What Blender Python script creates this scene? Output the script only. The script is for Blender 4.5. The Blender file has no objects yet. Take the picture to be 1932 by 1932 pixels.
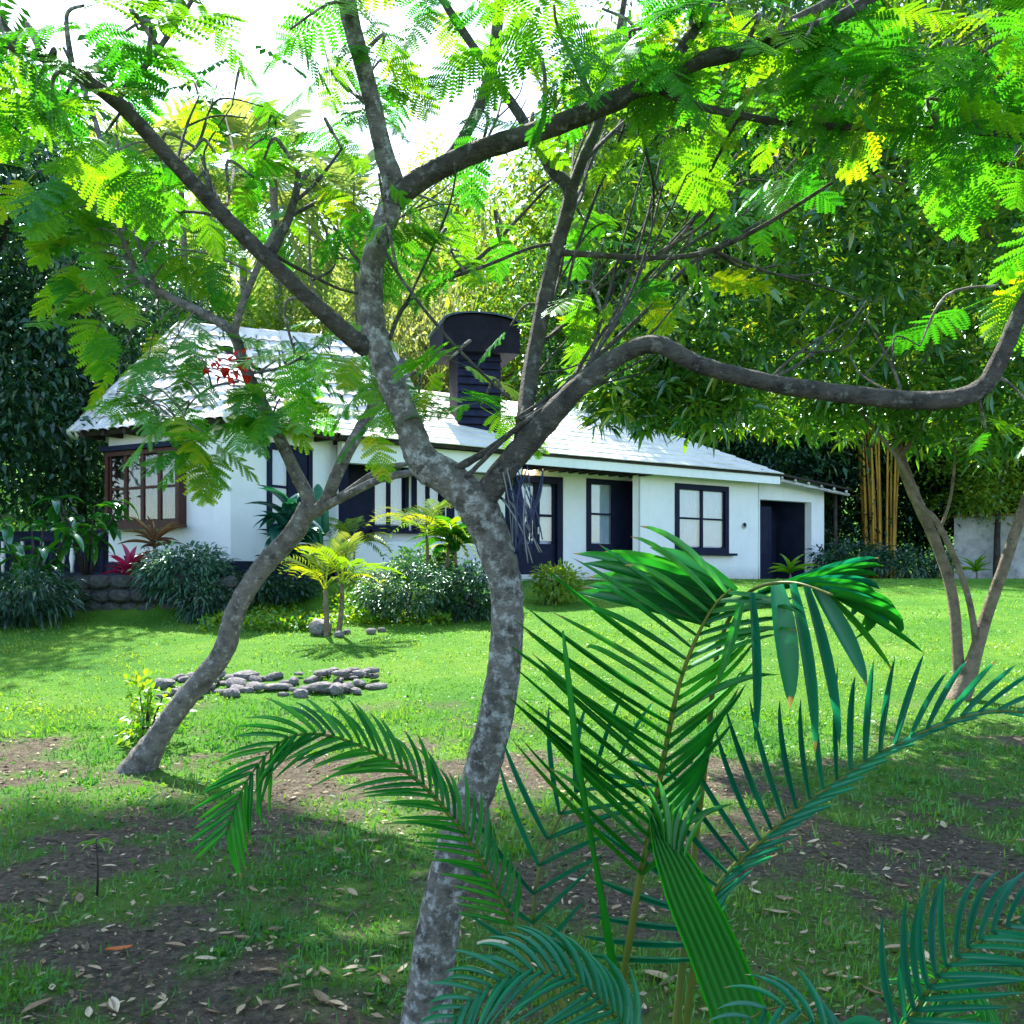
import bpy, math, random
import numpy as np
from mathutils import Vector, Matrix

# ---------------------------------------------------------------- camera, sky, sun, exposure
SC = bpy.context.scene
EYE, FPX, HOR, CX, W0 = 1.5, 1800.0, 1085.0, 966.0, 1932.0
cam_data = bpy.data.cameras.new("camera")
cam_data.sensor_width = 36.0
cam_data.lens = 36.0 * FPX / W0
cam_data.shift_y = (HOR - CX) / W0
cam_data.clip_start, cam_data.clip_end = 0.05, 800.0
cam = bpy.data.objects.new("camera", cam_data)
SC.collection.objects.link(cam)
cam.location = (0, 0, EYE)
cam.rotation_euler = (math.radians(90), 0, 0)
SC.camera = cam

SUN_EL, SUN_AZ = 50.0, -20.0            # azimuth from +Y, negative = towards -X
world = bpy.data.worlds.new("World"); SC.world = world; world.use_nodes = True
wn = world.node_tree.nodes; wl = world.node_tree.links
bg = wn["Background"]
sky = wn.new("ShaderNodeTexSky"); sky.sky_type = 'NISHITA'; sky.sun_disc = False
sky.sun_elevation = math.radians(SUN_EL); sky.sun_rotation = math.radians(SUN_AZ)
sky.air_density = 1.0; sky.dust_density = 1.0; sky.ozone_density = 1.5
wl.new(sky.outputs[0], bg.inputs[0]); bg.inputs[1].default_value = 0.15
sun_data = bpy.data.lights.new("sun", 'SUN'); sun_data.energy = 5.0; sun_data.angle = math.radians(0.6)
sun_data.color = (1.0, 0.96, 0.88)
sun = bpy.data.objects.new("sun", sun_data); SC.collection.objects.link(sun)
sun.rotation_euler = (math.radians(-(90 - SUN_EL)), 0, math.radians(-SUN_AZ))
sun.location = (-5, 20, 30)
SC.view_settings.view_transform = 'Standard'; SC.view_settings.look = 'None'
SC.view_settings.exposure = 1.9; SC.view_settings.gamma = 1.0
SC.view_settings.use_curve_mapping = False
SC.render.engine = 'CYCLES'
SC.cycles.max_bounces = 7; SC.cycles.diffuse_bounces = 4; SC.cycles.glossy_bounces = 2
SC.cycles.transmission_bounces = 4; SC.cycles.transparent_max_bounces = 8
SC.cycles.use_denoising = True

RNG = np.random.default_rng(11); random.seed(11)
COL = SC.collection

# ---------------------------------------------------------------- helpers
def at(px, py, d):
    return Vector(((px - CX) / FPX * d, d, EYE - (py - HOR) / FPX * d))

def sm(a, b, x):
    t = np.clip((x - a) / (b - a), 0, 1); return t * t * (3 - 2 * t)

_perm = RNG.random((64, 64))
def vnoise(x, y):
    x = np.asarray(x, float); y = np.asarray(y, float)
    xi = np.floor(x).astype(int); yi = np.floor(y).astype(int); fx = x - xi; fy = y - yi
    fx = fx * fx * (3 - 2 * fx); fy = fy * fy * (3 - 2 * fy)
    g = lambda i, j: _perm[i % 64, j % 64]
    return (g(xi, yi) * (1 - fx) + g(xi + 1, yi) * fx) * (1 - fy) + (g(xi, yi + 1) * (1 - fx) + g(xi + 1, yi + 1) * fx) * fy
def fbm(x, y): return .5 * vnoise(x, y) + .3 * vnoise(2.1 * x + 7, 2.1 * y + 3) + .2 * vnoise(4.7 * x + 1, 4.7 * y + 9)

def gz(x, y):
    x = np.asarray(x, float); y = np.asarray(y, float)
    t = np.clip((y - 6.6) / 13.4, 0, 1.0)
    z = 1.40 * (t + .35 * t * (1 - t) * (t - .5))
    z = np.where(y < 7.6, np.maximum(0, (y - 5.6)) ** 2 * .026 * (y > 5.6), z)
    bank = sm(14.3, 15.5, y + .12 * np.sin(x * 2.1)) * sm(-9.5, -7.5, x) * (1 - sm(-1.4, 0.6, x))
    z = z + (np.maximum(z, 1.36) - z) * bank
    z = z + np.clip(y - 34, 0, 60) * .30 + .02 * (vnoise(x * 1.3, y * 1.3) - .5) + .03 * (vnoise(x * .5 + 9, y * .5) - .5)
    return z

def ghit(px, py):
    """ground point seen through a pixel of the photograph"""
    lo = 1.2
    dd = np.linspace(1.2, 40, 4000)
    xx = (px - CX) / FPX * dd; zz = EYE - (py - HOR) / FPX * dd
    below = zz <= gz(xx, dd)
    i = int(np.argmax(below)) if below.any() else len(dd) - 1
    d = dd[i]
    return Vector((xx[i], d, float(gz(xx[i], d))))

def grassy(x, y):
    """1 = turf, 0 = bare soil"""
    x = np.asarray(x, float); y = np.asarray(y, float)
    n = .55 * fbm(x * 1.3 + 3, y * 1.3) + .45 * fbm(x * 4.3 + 1, y * 4.3 + 5)
    far = sm(6.6, 8.8, y + (n - .5) * 7 + .5 * np.sin(x * 1.1))
    near = sm(.40, .58, n) * .74
    return np.clip(near + (1 - near) * far, 0, 1)

WOFF = {}
def link(o, parent=None, M=None):
    COL.objects.link(o)
    M = M or Matrix.Identity(4)
    if parent is not None:
        o.parent = parent
        o.matrix_basis = Matrix.Translation(-WOFF[parent.name]) @ M
    else:
        o.matrix_basis = M
    WOFF[o.name] = Vector(M.translation)
    return o

def thing(name, label, cat, loc, group=None):
    o = bpy.data.objects.new(name, None); o.empty_display_size = .2
    link(o, None, Matrix.Translation(Vector(loc)))
    tag(o, label, cat, group); return o

def tag(o, label=None, cat=None, group=None, kind=None):
    if label: o["label"] = label
    if cat: o["category"] = cat
    if group: o["group"] = group
    if kind: o["kind"] = kind
    return o

def mobj(name, mesh, mat=None, parent=None, M=None):
    if mat is not None and len(mesh.materials) == 0: mesh.materials.append(mat)
    return link(bpy.data.objects.new(name, mesh), parent, M)

class MB:
    def __init__(s): s.v = []; s.f = []; s.sm = []
    def add(s, vs, fs, smooth=False):
        k = len(s.v); s.v.extend([tuple(v) for v in vs]); s.f.extend([tuple(i + k for i in f) for f in fs]); s.sm.extend([smooth] * len(fs)); return s
    def box(s, c, sz, M=None):
        vs = [Vector((c[0] + sx * sz[0] / 2, c[1] + sy * sz[1] / 2, c[2] + sz_ * sz[2] / 2)) for sx in (-1, 1) for sy in (-1, 1) for sz_ in (-1, 1)]
        if M is not None: vs = [M @ v for v in vs]
        return s.add(vs, [(0, 1, 3, 2), (4, 6, 7, 5), (0, 4, 5, 1), (2, 3, 7, 6), (0, 2, 6, 4), (1, 5, 7, 3)])
    def tube(s, pts, rad, n=8, cap=True, wob=0.0):
        pts = [Vector(p) for p in pts]; m = len(pts); rings = []
        up = Vector((.31, .17, .93))
        for i, p in enumerate(pts):
            t = (pts[min(i + 1, m - 1)] - pts[max(i - 1, 0)]).normalized()
            a = t.cross(up)
            if a.length < .05: a = t.cross(Vector((1, 0, 0)))
            a.normalize(); b = t.cross(a).normalized(); up = b if i else up
            b = a.cross(t)
            ring = []
            for k in range(n):
                an = 2 * math.pi * k / n
                r = rad[i] * (1 + wob * (math.sin(3.1 * i + 2.3 * k * 1.7) * .5 + random.uniform(-.5, .5)))
                ring.append(p + (a * math.cos(an) + b * math.sin(an)) * r)
            rings.append(ring); up = Vector((.31, .17, .93))
        vs = [v for r in rings for v in r]; fs = []
        # align ring starts
        for i in range(m - 1):
            best, bo = 1e9, 0
            for o_ in range(n):
                dd = (rings[i][0] - rings[i + 1][o_]).length
                if dd < best: best, bo = dd, o_
            for k in range(n):
                fs.append((i * n + k, i * n + (k + 1) % n, (i + 1) * n + (k + 1 + bo) % n, (i + 1) * n + (k + bo) % n))
            if bo: rings[i + 1] = rings[i + 1][bo:] + rings[i + 1][:bo]; vs[(i + 1) * n:(i + 2) * n] = rings[i + 1]; fs[-n:] = [(i * n + k, i * n + (k + 1) % n, (i + 1) * n + (k + 1) % n, (i + 1) * n + k) for k in range(n)]
        if cap: fs.append(tuple(range(n))[::-1]); fs.append(tuple((m - 1) * n + k for k in range(n)))
        return s.add(vs, fs, True)
    def mesh(s, name="mesh"):
        me = bpy.data.meshes.new(name); me.from_pydata(s.v, [], s.f); me.update()
        me.polygons.foreach_set("use_smooth", s.sm); return me
    def build(s, name, mat, parent=None, M=None): return mobj(name, s.mesh(name), mat, parent, M)

def spline(pts, sub=6):
    """Catmull-Rom through rows of numbers"""
    P = np.array(pts, float); out = []
    n = len(P)
    for i in range(n - 1):
        p0, p1, p2, p3 = P[max(i - 1, 0)], P[i], P[i + 1], P[min(i + 2, n - 1)]
        for k in range(sub):
            t = k / sub
            out.append(.5 * ((2 * p1) + (-p0 + p2) * t + (2 * p0 - 5 * p1 + 4 * p2 - p3) * t * t + (-p0 + 3 * p1 - 3 * p2 + p3) * t ** 3))
    out.append(P[-1]); return np.array(out)

def np_mesh(name, V, F, smooth=False, rnd=None):
    """V (n,3), F (m,k) arrays -> mesh, optional per-vertex float 'rnd'"""
    V = np.asarray(V, np.float32); F = np.asarray(F, np.int32); me = bpy.data.meshes.new(name)
    me.vertices.add(len(V)); me.vertices.foreach_set("co", V.ravel())
    k = F.shape[1]; me.loops.add(F.size); me.loops.foreach_set("vertex_index", F.ravel())
    me.polygons.add(len(F)); me.polygons.foreach_set("loop_start", np.arange(len(F), dtype=np.int32) * k)
    me.polygons.foreach_set("loop_total", np.full(len(F), k, np.int32))
    if smooth: me.polygons.foreach_set("use_smooth", np.ones(len(F), bool))
    me.update(calc_edges=True)
    if rnd is not None:
        a = me.attributes.new("rnd", 'FLOAT', 'POINT'); a.data.foreach_set("value", np.asarray(rnd, np.float32))
    return me

def nrm(a): return a / np.maximum(np.linalg.norm(a, axis=-1, keepdims=True), 1e-9)

def leaves_mesh(name, P, D, L, Wd, rnd=None, droop=.25, seed=0, fold=.18, simple=False):
    """many leaves in one mesh: base point, direction, length, width"""
    r = np.random.default_rng(seed); n = len(P)
    D = nrm(D); up = nrm(r.normal(0, .45, (n, 3)) + np.array([0, 0, 1.0]))
    S = nrm(np.cross(D, up)); U = nrm(np.cross(S, D))
    L = np.broadcast_to(np.asarray(L, float), (n,))[:, None]; Wd = np.broadcast_to(np.asarray(Wd, float), (n,))[:, None]
    if rnd is None: rnd = r.random(n)
    dz = np.array([0, 0, -1.0])
    if simple:
        m = P + D * L * .45 + U * Wd * fold
        V = np.stack([P, m - S * Wd / 2, P + D * L + dz * L * droop, m + S * Wd / 2], 1)
        F = (np.arange(n)[:, None] * 4 + np.array([[0, 1, 2, 3]])).reshape(-1, 4)
        k = 4
    else:
        m1 = P + D * L * .34 + U * L * .03; m2 = P + D * L * .70 + dz * L * droop * .45; tp = P + D * L + dz * L * droop
        V = np.stack([P, m1 - S * Wd * .5 + U * Wd * fold, m1 + S * Wd * .5 + U * Wd * fold, m2 - S * Wd * .38 + U * Wd * fold, m2 + S * Wd * .38 + U * Wd * fold, tp, m1, m2], 1)
        b = np.arange(n)[:, None] * 8
        F = np.concatenate([b + np.array([[0, 6, 1, 0]]), b + np.array([[0, 2, 6, 0]]), b + np.array([[1, 6, 7, 3]]), b + np.array([[6, 2, 4, 7]]), b + np.array([[3, 7, 5, 3]]), b + np.array([[7, 4, 5, 7]])])
        # degenerate quads (last index repeated) are really triangles
        tri = F[:, 0] == F[:, 3]
        T = np.concatenate([F[tri][:, :3], F[~tri][:, [0, 1, 2]], F[~tri][:, [0, 2, 3]]]); F = T; k = 8
    return np_mesh(name, V.reshape(-1, 3), F, False, np.repeat(rnd, k))

# ---------------------------------------------------------------- materials
def new_mat(name):
    m = bpy.data.materials.new(name); m.use_nodes = True
    nt = m.node_tree; nt.nodes.clear(); out = nt.nodes.new("ShaderNodeOutputMaterial"); return m, nt, out
def N(nt, t, **kw):
    n = nt.nodes.new(t)
    for k, v in kw.items(): setattr(n, k, v)
    return n
def ramp(nt, stops, fac):
    r = N(nt, "ShaderNodeValToRGB"); e = r.color_ramp.elements
    while len(e) < len(stops): e.new(.5)
    for i, (p, c) in enumerate(stops): e[i].position = p; e[i].color = (*c, 1)
    nt.links.new(fac, r.inputs[0]); return r.outputs[0]
def noise(nt, scale, detail=4, rough=.55, co=None, dim=None):
    n = N(nt, "ShaderNodeTexNoise"); n.inputs["Scale"].default_value = scale; n.inputs["Detail"].default_value = detail; n.inputs["Roughness"].default_value = rough
    if co is not None: nt.links.new(co, n.inputs["Vector"])
    return n.outputs["Fac"]

def surf(name, stops, scale=4.0, rough=.8, bump=.0, bscale=30, detail=5, spec=.3, metallic=0, stretch=None):
    m, nt, out = new_mat(name)
    tc = N(nt, "ShaderNodeTexCoord"); co = tc.outputs["Object"]
    if stretch:
        mp = N(nt, "ShaderNodeMapping"); mp.inputs["Scale"].default_value = stretch; nt.links.new(co, mp.inputs[0]); co = mp.outputs[0]
    col = ramp(nt, stops, noise(nt, scale, detail, .6, co))
    p = N(nt, "ShaderNodeBsdfPrincipled"); nt.links.new(col, p.inputs["Base Color"])
    p.inputs["Roughness"].default_value = rough; p.inputs["Specular IOR Level"].default_value = spec; p.inputs["Metallic"].default_value = metallic
    if bump:
        b = N(nt, "ShaderNodeBump"); b.inputs["Strength"].default_value = bump; b.inputs["Distance"].default_value = .02
        nt.links.new(noise(nt, bscale, 5, .6, co), b.inputs["Height"]); nt.links.new(b.outputs[0], p.inputs["Normal"])
    nt.links.new(p.outputs[0], out.inputs[0]); return m

def leafmat(name, stops, trans=.45, gloss=.06, grough=.35, objrand=False, tint=(1.25, 1.15, .5), tip=False):
    """leaf: diffuse + translucent + a little sheen; colour differs leaf by leaf"""
    m, nt, out = new_mat(name)
    at_ = N(nt, "ShaderNodeAttribute", attribute_name="rnd"); fac = at_.outputs["Fac"]
    if objrand:
        oi = N(nt, "ShaderNodeObjectInfo"); mx = N(nt, "ShaderNodeMath", operation='MULTIPLY_ADD')
        nt.links.new(oi.outputs["Random"], mx.inputs[0]); mx.inputs[1].default_value = .75
        m2 = N(nt, "ShaderNodeMath", operation='MULTIPLY'); nt.links.new(fac, m2.inputs[0]); m2.inputs[1].default_value = .25
        nt.links.new(m2.outputs[0], mx.inputs[2]); fac = mx.outputs[0]
    col = ramp(nt, stops, fac)
    if tip:                                                          # dried tips, more on some leaflets than on others
        al = N(nt, "ShaderNodeAttribute", attribute_name="along").outputs["Fac"]; o2 = N(nt, "ShaderNodeObjectInfo"); am = N(nt, "ShaderNodeMath", operation='MULTIPLY_ADD')
        nt.links.new(o2.outputs["Random"], am.inputs[0]); am.inputs[1].default_value = .11; nt.links.new(al, am.inputs[2])
        br = ramp(nt, [(.98, (0, 0, 0)), (1.0, (1, 1, 1))], am.outputs[0]); mxx = N(nt, "ShaderNodeMix", data_type='RGBA'); nt.links.new(br, mxx.inputs["Factor"]); nt.links.new(col, mxx.inputs["A"]); mxx.inputs["B"].default_value = (.26, .17, .06, 1); col = mxx.outputs["Result"]
    d = N(nt, "ShaderNodeBsdfDiffuse"); nt.links.new(col, d.inputs[0])
    t = N(nt, "ShaderNodeBsdfTranslucent")
    mul = N(nt, "ShaderNodeVectorMath", operation='MULTIPLY'); nt.links.new(col, mul.inputs[0]); mul.inputs[1].default_value = [v * 1.08 for v in tint]
    nt.links.new(mul.outputs[0], t.inputs[0])
    a = N(nt, "ShaderNodeMixShader"); a.inputs[0].default_value = trans; nt.links.new(d.outputs[0], a.inputs[1]); nt.links.new(t.outputs[0], a.inputs[2])
    g = N(nt, "ShaderNodeBsdfGlossy"); g.inputs["Roughness"].default_value = grough; g.inputs[0].default_value = (.8, 1, .95, 1)
    b = N(nt, "ShaderNodeMixShader"); b.inputs[0].default_value = gloss; nt.links.new(a.outputs[0], b.inputs[1]); nt.links.new(g.outputs[0], b.inputs[2])
    nt.links.new(b.outputs[0], out.inputs[0]); return m

def barkmat(name, dark, mid, light, lichen=.5, scale=6):
    m, nt, out = new_mat(name); tc = N(nt, "ShaderNodeTexCoord"); co = tc.outputs["Object"]
    base = ramp(nt, [(.3, dark), (.55, mid), (.75, tuple(min(1, c * 1.3) for c in mid))], noise(nt, scale, 6, .65, co))
    patch = ramp(nt, [(lichen, (0, 0, 0)), (lichen + .16, (1, 1, 1))], noise(nt, scale * 1.7, 5, .7, co))
    mx = N(nt, "ShaderNodeMix", data_type='RGBA'); nt.links.new(patch, mx.inputs["Factor"]); nt.links.new(base, mx.inputs["A"]); mx.inputs["B"].default_value = (*light, 1)
    p = N(nt, "ShaderNodeBsdfPrincipled"); nt.links.new(mx.outputs["Result"], p.inputs["Base Color"]); p.inputs["Roughness"].default_value = .85; p.inputs["Specular IOR Level"].default_value = .25
    mp = N(nt, "ShaderNodeMapping"); mp.inputs["Scale"].default_value = (1, 1, 2.6); nt.links.new(co, mp.inputs[0])
    b = N(nt, "ShaderNodeBump"); b.inputs["Strength"].default_value = 1.0; b.inputs["Distance"].default_value = .03
    nt.links.new(noise(nt, 22, 6, .7, mp.outputs[0]), b.inputs["Height"]); nt.links.new(b.outputs[0], p.inputs["Normal"])
    nt.links.new(p.outputs[0], out.inputs[0]); return m

def glassmat():
    m, nt, out = new_mat("window_glass"); t = N(nt, "ShaderNodeBsdfTransparent"); t.inputs[0].default_value = (.9, .95, .96, 1)
    g = N(nt, "ShaderNodeBsdfGlossy"); g.inputs["Roughness"].default_value = .03
    x = N(nt, "ShaderNodeMixShader"); x.inputs[0].default_value = .09; nt.links.new(t.outputs[0], x.inputs[1]); nt.links.new(g.outputs[0], x.inputs[2]); nt.links.new(x.outputs[0], out.inputs[0]); return m

def groundmat():
    m, nt, out = new_mat("lawn_and_soil"); tc = N(nt, "ShaderNodeTexCoord"); co = tc.outputs["Object"]
    g = N(nt, "ShaderNodeAttribute", attribute_name="grassy").outputs["Fac"]
    gc = ramp(nt, [(.3, (.045, .19, .018)), (.5, (.095, .27, .024)), (.7, (.18, .34, .04))], noise(nt, .9, 8, .65, co))
    fine = noise(nt, 26, 5, .7, co)
    sc_ = ramp(nt, [(.28, (.03, .026, .024)), (.46, (.11, .088, .066)), (.56, (.22, .175, .125)), (.70, (.42, .35, .25))], noise(nt, 24, 10, .85, co))
    ad = N(nt, "ShaderNodeMath", operation='MULTIPLY_ADD'); nt.links.new(fine, ad.inputs[0]); ad.inputs[1].default_value = .9; ad.inputs[2].default_value = -.45
    a2 = N(nt, "ShaderNodeMath", operation='ADD', use_clamp=True); nt.links.new(g, a2.inputs[0]); nt.links.new(ad.outputs[0], a2.inputs[1])
    mx = N(nt, "ShaderNodeMix", data_type='RGBA'); nt.links.new(a2.outputs[0], mx.inputs["Factor"]); nt.links.new(sc_, mx.inputs["A"]); nt.links.new(gc, mx.inputs["B"])
    p = N(nt, "ShaderNodeBsdfPrincipled"); nt.links.new(mx.outputs["Result"], p.inputs["Base Color"]); p.inputs["Roughness"].default_value = .95; p.inputs["Specular IOR Level"].default_value = .1
    b = N(nt, "ShaderNodeBump"); b.inputs["Strength"].default_value = 1.0; b.inputs["Distance"].default_value = .06
    nt.links.new(noise(nt, 55, 8, .8, co), b.inputs["Height"]); nt.links.new(b.outputs[0], p.inputs["Normal"])
    nt.links.new(p.outputs[0], out.inputs[0]); return m

M_ = {}
M_['ground'] = groundmat()
M_['white_plain'] = surf("white_plaster", [(.2, (.74, .77, .78)), (.5, (.82, .84, .84)), (.8, (.86, .87, .86))], 1.3, .85, .25, 60, 8)
def plaster():
    m, nt, out = new_mat("stained_white_plaster"); tc = N(nt, "ShaderNodeTexCoord"); co = tc.outputs["Object"]
    base = ramp(nt, [(.25, (.72, .75, .77)), (.5, (.82, .84, .85)), (.8, (.87, .88, .87))], noise(nt, 1.1, 8, .6, co))
    mp = N(nt, "ShaderNodeMapping"); mp.inputs["Scale"].default_value = (3.2, 3.2, .35); nt.links.new(co, mp.inputs[0])
    streak = ramp(nt, [(.52, (0, 0, 0)), (.85, (.22, .22, .22))], noise(nt, 2.0, 6, .7, mp.outputs[0]))
    mx = N(nt, "ShaderNodeMix", data_type='RGBA'); nt.links.new(streak, mx.inputs["Factor"]); nt.links.new(base, mx.inputs["A"]); mx.inputs["B"].default_value = (.50, .49, .44, 1)
    sx = N(nt, "ShaderNodeSeparateXYZ"); nt.links.new(co, sx.inputs[0])
    mr = N(nt, "ShaderNodeMapRange"); mr.inputs["From Min"].default_value = 1.75; mr.inputs["From Max"].default_value = 1.35; nt.links.new(sx.outputs[2], mr.inputs["Value"])
    sp_ = N(nt, "ShaderNodeMath", operation='MULTIPLY'); nt.links.new(mr.outputs[0], sp_.inputs[0]); nt.links.new(noise(nt, 6, 6, .7, co), sp_.inputs[1])
    m2 = N(nt, "ShaderNodeMix", data_type='RGBA'); nt.links.new(sp_.outputs[0], m2.inputs["Factor"]); nt.links.new(mx.outputs["Result"], m2.inputs["A"]); m2.inputs["B"].default_value = (.24, .22, .18, 1)
    p = N(nt, "ShaderNodeBsdfPrincipled"); nt.links.new(m2.outputs["Result"], p.inputs["Base Color"]); p.inputs["Roughness"].default_value = .88; p.inputs["Specular IOR Level"].default_value = .2
    b = N(nt, "ShaderNodeBump"); b.inputs["Strength"].default_value = .35; b.inputs["Distance"].default_value = .03; nt.links.new(noise(nt, 9, 8, .65, co), b.inputs["Height"]); nt.links.new(b.outputs[0], p.inputs["Normal"])
    nt.links.new(p.outputs[0], out.inputs[0]); return m
M_['white'] = plaster()
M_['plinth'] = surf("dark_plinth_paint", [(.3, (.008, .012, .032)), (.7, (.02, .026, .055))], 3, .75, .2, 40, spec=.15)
M_['navy'] = surf("dark_navy_timber", [(.3, (.004, .007, .026)), (.7, (.010, .015, .045))], 4, .6, .15, 30, spec=.15)
M_['redwood'] = surf("red_brown_timber", [(.3, (.035, .012, .010)), (.7, (.085, .028, .02))], 5, .5, .2, 30, stretch=(6, 6, 1))
M_['black'] = surf("sooty_dark_boards", [(.3, (.004, .004, .010)), (.7, (.012, .011, .022))], 6, .65, .3, 30, spec=.15)
M_['slat'] = surf("dark_blue_louvre", [(.3, (.008, .010, .03)), (.7, (.022, .025, .06))], 6, .6, .3, 30, spec=.2)
M_['cowl'] = surf("dark_painted_sheet_metal", [(.3, (.02, .035, .05)), (.7, (.05, .08, .10))], 5, .35, .15, 20, spec=.5)
M_['tile'] = surf("glare_pale_clay_tile", [(.3, (.66, .65, .63)), (.5, (.79, .78, .77)), (.75, (.86, .86, .85))], 2.2, .8, .4, 40)  # clay colour raised to near white to carry the roof's glare
M_['shingle'] = surf("pale_weathered_roofing", [(.3, (.58, .58, .50)), (.5, (.76, .76, .68)), (.75, (.82, .80, .68))], 1.6, .8, .4, 50)
M_['underroof'] = surf("dark_roof_timber", [(.3, (.02, .016, .015)), (.7, (.05, .04, .035))], 4, .8)
M_['curtain'] = surf("white_lace_curtain", [(.3, (.42, .46, .58)), (.7, (.60, .64, .76))], 9, .9, .5, 12, stretch=(9, 9, .6))
M_['curtain_warm'] = surf("tan_curtain", [(.3, (.07, .06, .05)), (.7, (.24, .21, .17))], 7, .9, .5, 12, stretch=(9, 9, .6))
M_['glass'] = glassmat()
M_['wallgrey'] = surf("old_lime_wash", [(.28, (.20, .20, .19)), (.45, (.46, .45, .44)), (.6, (.62, .61, .60)), (.8, (.70, .69, .68))], 2.6, .95, 1.0, 9, 9)
M_['coping'] = surf("terracotta_coping", [(.3, (.30, .13, .07)), (.7, (.45, .22, .12))], 5, .85, .3)
M_['stone'] = surf("grey_field_stone", [(.25, (.06, .055, .06)), (.5, (.16, .15, .155)), (.75, (.33, .31, .31))], 7, .9, .7, 25)
M_['darkstone'] = surf("mossy_dark_stone", [(.25, (.025, .03, .03)), (.5, (.06, .065, .06)), (.75, (.11, .11, .10))], 6, .9, .7, 20)
M_['bark_white'] = barkmat("lichened_grey_bark", (.045, .040, .034), (.20, .185, .16), (.52, .53, .50), .49, 15)
M_['bark_limb'] = barkmat("dark_grey_limb_bark", (.030, .028, .026), (.10, .092, .080), (.28, .28, .26), .55, 18)
M_['bark_grey'] = barkmat("smooth_grey_bark", (.05, .044, .038), (.18, .163, .145), (.42, .41, .38), .54, 11)
M_['bark_dark'] = barkmat("dark_brown_bark", (.022, .018, .016), (.07, .055, .048), (.14, .12, .11), .64, 6)
M_['bark_tan'] = barkmat("tan_bark", (.08, .06, .04), (.22, .17, .12), (.36, .31, .25), .6, 7)
M_['flam'] = leafmat("feathery_flamboyant_leaf", [(0, (.016, .15, .010)), (.35, (.045, .26, .010)), (.8, (.15, .36, .007)), (1, (.38, .40, .008))], .60, .05, .4, True)
M_['mango'] = leafmat("narrow_dark_leaf", [(0, (.010, .070, .013)), (.4, (.035, .15, .012)), (.75, (.12, .26, .013)), (1, (.38, .40, .02))], .55, .08, .35)
M_['wood_a'] = leafmat("woodland_leaf_deep_green", [(0, (.012, .07, .016)), (.5, (.035, .14, .016)), (1, (.13, .25, .02))], .52, .06, .4)
M_['wood_b'] = leafmat("woodland_leaf_yellow_green", [(0, (.05, .16, .012)), (.5, (.15, .29, .016)), (1, (.34, .40, .03))], .58, .05, .4)
M_['wood_dry'] = leafmat("dry_hazed_hillside_leaf", [(0, (.11, .19, .07)), (.5, (.24, .30, .13)), (1, (.42, .42, .22))], .48, .04, .5)  # dry leaf tones paled, distant haze put into the colour
M_['wood_blue'] = leafmat("dark_blue_green_leaf", [(0, (.004, .034, .022)), (.5, (.012, .068, .034)), (.85, (.045, .13, .045)), (1, (.12, .20, .05))], .42, .07, .4)  # dark blue-green stops, varied leaf by leaf
M_['palm'] = leafmat("areca_leaflet_green", [(0, (.006, .14, .018)), (.5, (.014, .22, .022)), (1, (.06, .31, .018))], .50, .045, .45, True, tip=True)
M_['palm_teal'] = leafmat("areca_leaflet_sky_teal", [(0, (.004, .14, .075)), (.6, (.008, .20, .10)), (1, (.015, .26, .09))], .45, .05, .45, True, (1, 1.1, .8), tip=True)  # sky reflection put into the leaflet colour as teal
M_['palm_fresh'] = leafmat("young_palm_blade", [(0, (.012, .28, .010)), (1, (.022, .36, .012))], .45, .025, .5)
M_['petiole'] = surf("palm_petiole", [(.3, (.05, .10, .012)), (.6, (.14, .15, .02)), (.8, (.22, .14, .03))], 5, .45, .1, 30, stretch=(1, 1, .5))
M_['yellow_palm'] = leafmat("golden_palm_leaflet", [(0, (.09, .24, .008)), (.5, (.20, .32, .010)), (1, (.38, .38, .015))], .5, .05, .4, True)
M_['coco'] = leafmat("coconut_frond", [(0, (.08, .18, .05)), (.5, (.18, .28, .08)), (1, (.34, .38, .14))], .5, .08, .35, True)
M_['hedge'] = leafmat("variegated_hedge_leaf", [(0, (.008, .05, .018)), (.55, (.02, .10, .03)), (.80, (.10, .20, .09)), (1, (.42, .48, .34))], .35, .10, .35)
M_['silver'] = leafmat("silver_green_leaf", [(0, (.008, .06, .035)), (.5, (.035, .13, .075)), (.85, (.12, .25, .15)), (1, (.32, .44, .34))], .35, .06, .35)
M_['philo'] = leafmat("philodendron_leaf", [(0, (.004, .06, .045)), (1, (.012, .12, .075))], .3, .18, .25, True)
M_['bright'] = leafmat("bright_ground_cover", [(0, (.04, .19, .008)), (.5, (.11, .30, .008)), (1, (.28, .38, .015))], .5, .05, .4)
M_['banana'] = leafmat("broad_glossy_leaf", [(0, (.006, .09, .015)), (.5, (.025, .19, .015)), (1, (.10, .30, .02))], .45, .13, .25, True)
M_['pink'] = leafmat("pink_bract", [(0, (.35, .01, .07)), (1, (.62, .03, .15))], .4, .06, .4, True, (1.1, .7, .8))
M_['bronze'] = leafmat("bronze_strap_leaf", [(0, (.13, .05, .03)), (.5, (.26, .13, .06)), (1, (.40, .28, .14))], .35, .08, .4, True, (1.1, 1, .8))
M_['red'] = leafmat("red_blossom", [(0, (.55, .008, .006)), (1, (.75, .03, .008))], .4, .04, .4, True, (1.1, .8, .8))
M_['cactus'] = surf("cactus_skin", [(.3, (.01, .10, .05)), (.7, (.02, .18, .09))], 8, .5, .2, 40)
M_['grass'] = leafmat("grass_blade", [(0, (.018, .13, .016)), (.5, (.075, .25, .020)), (1, (.26, .38, .05))], .45, .04, .5)
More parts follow.
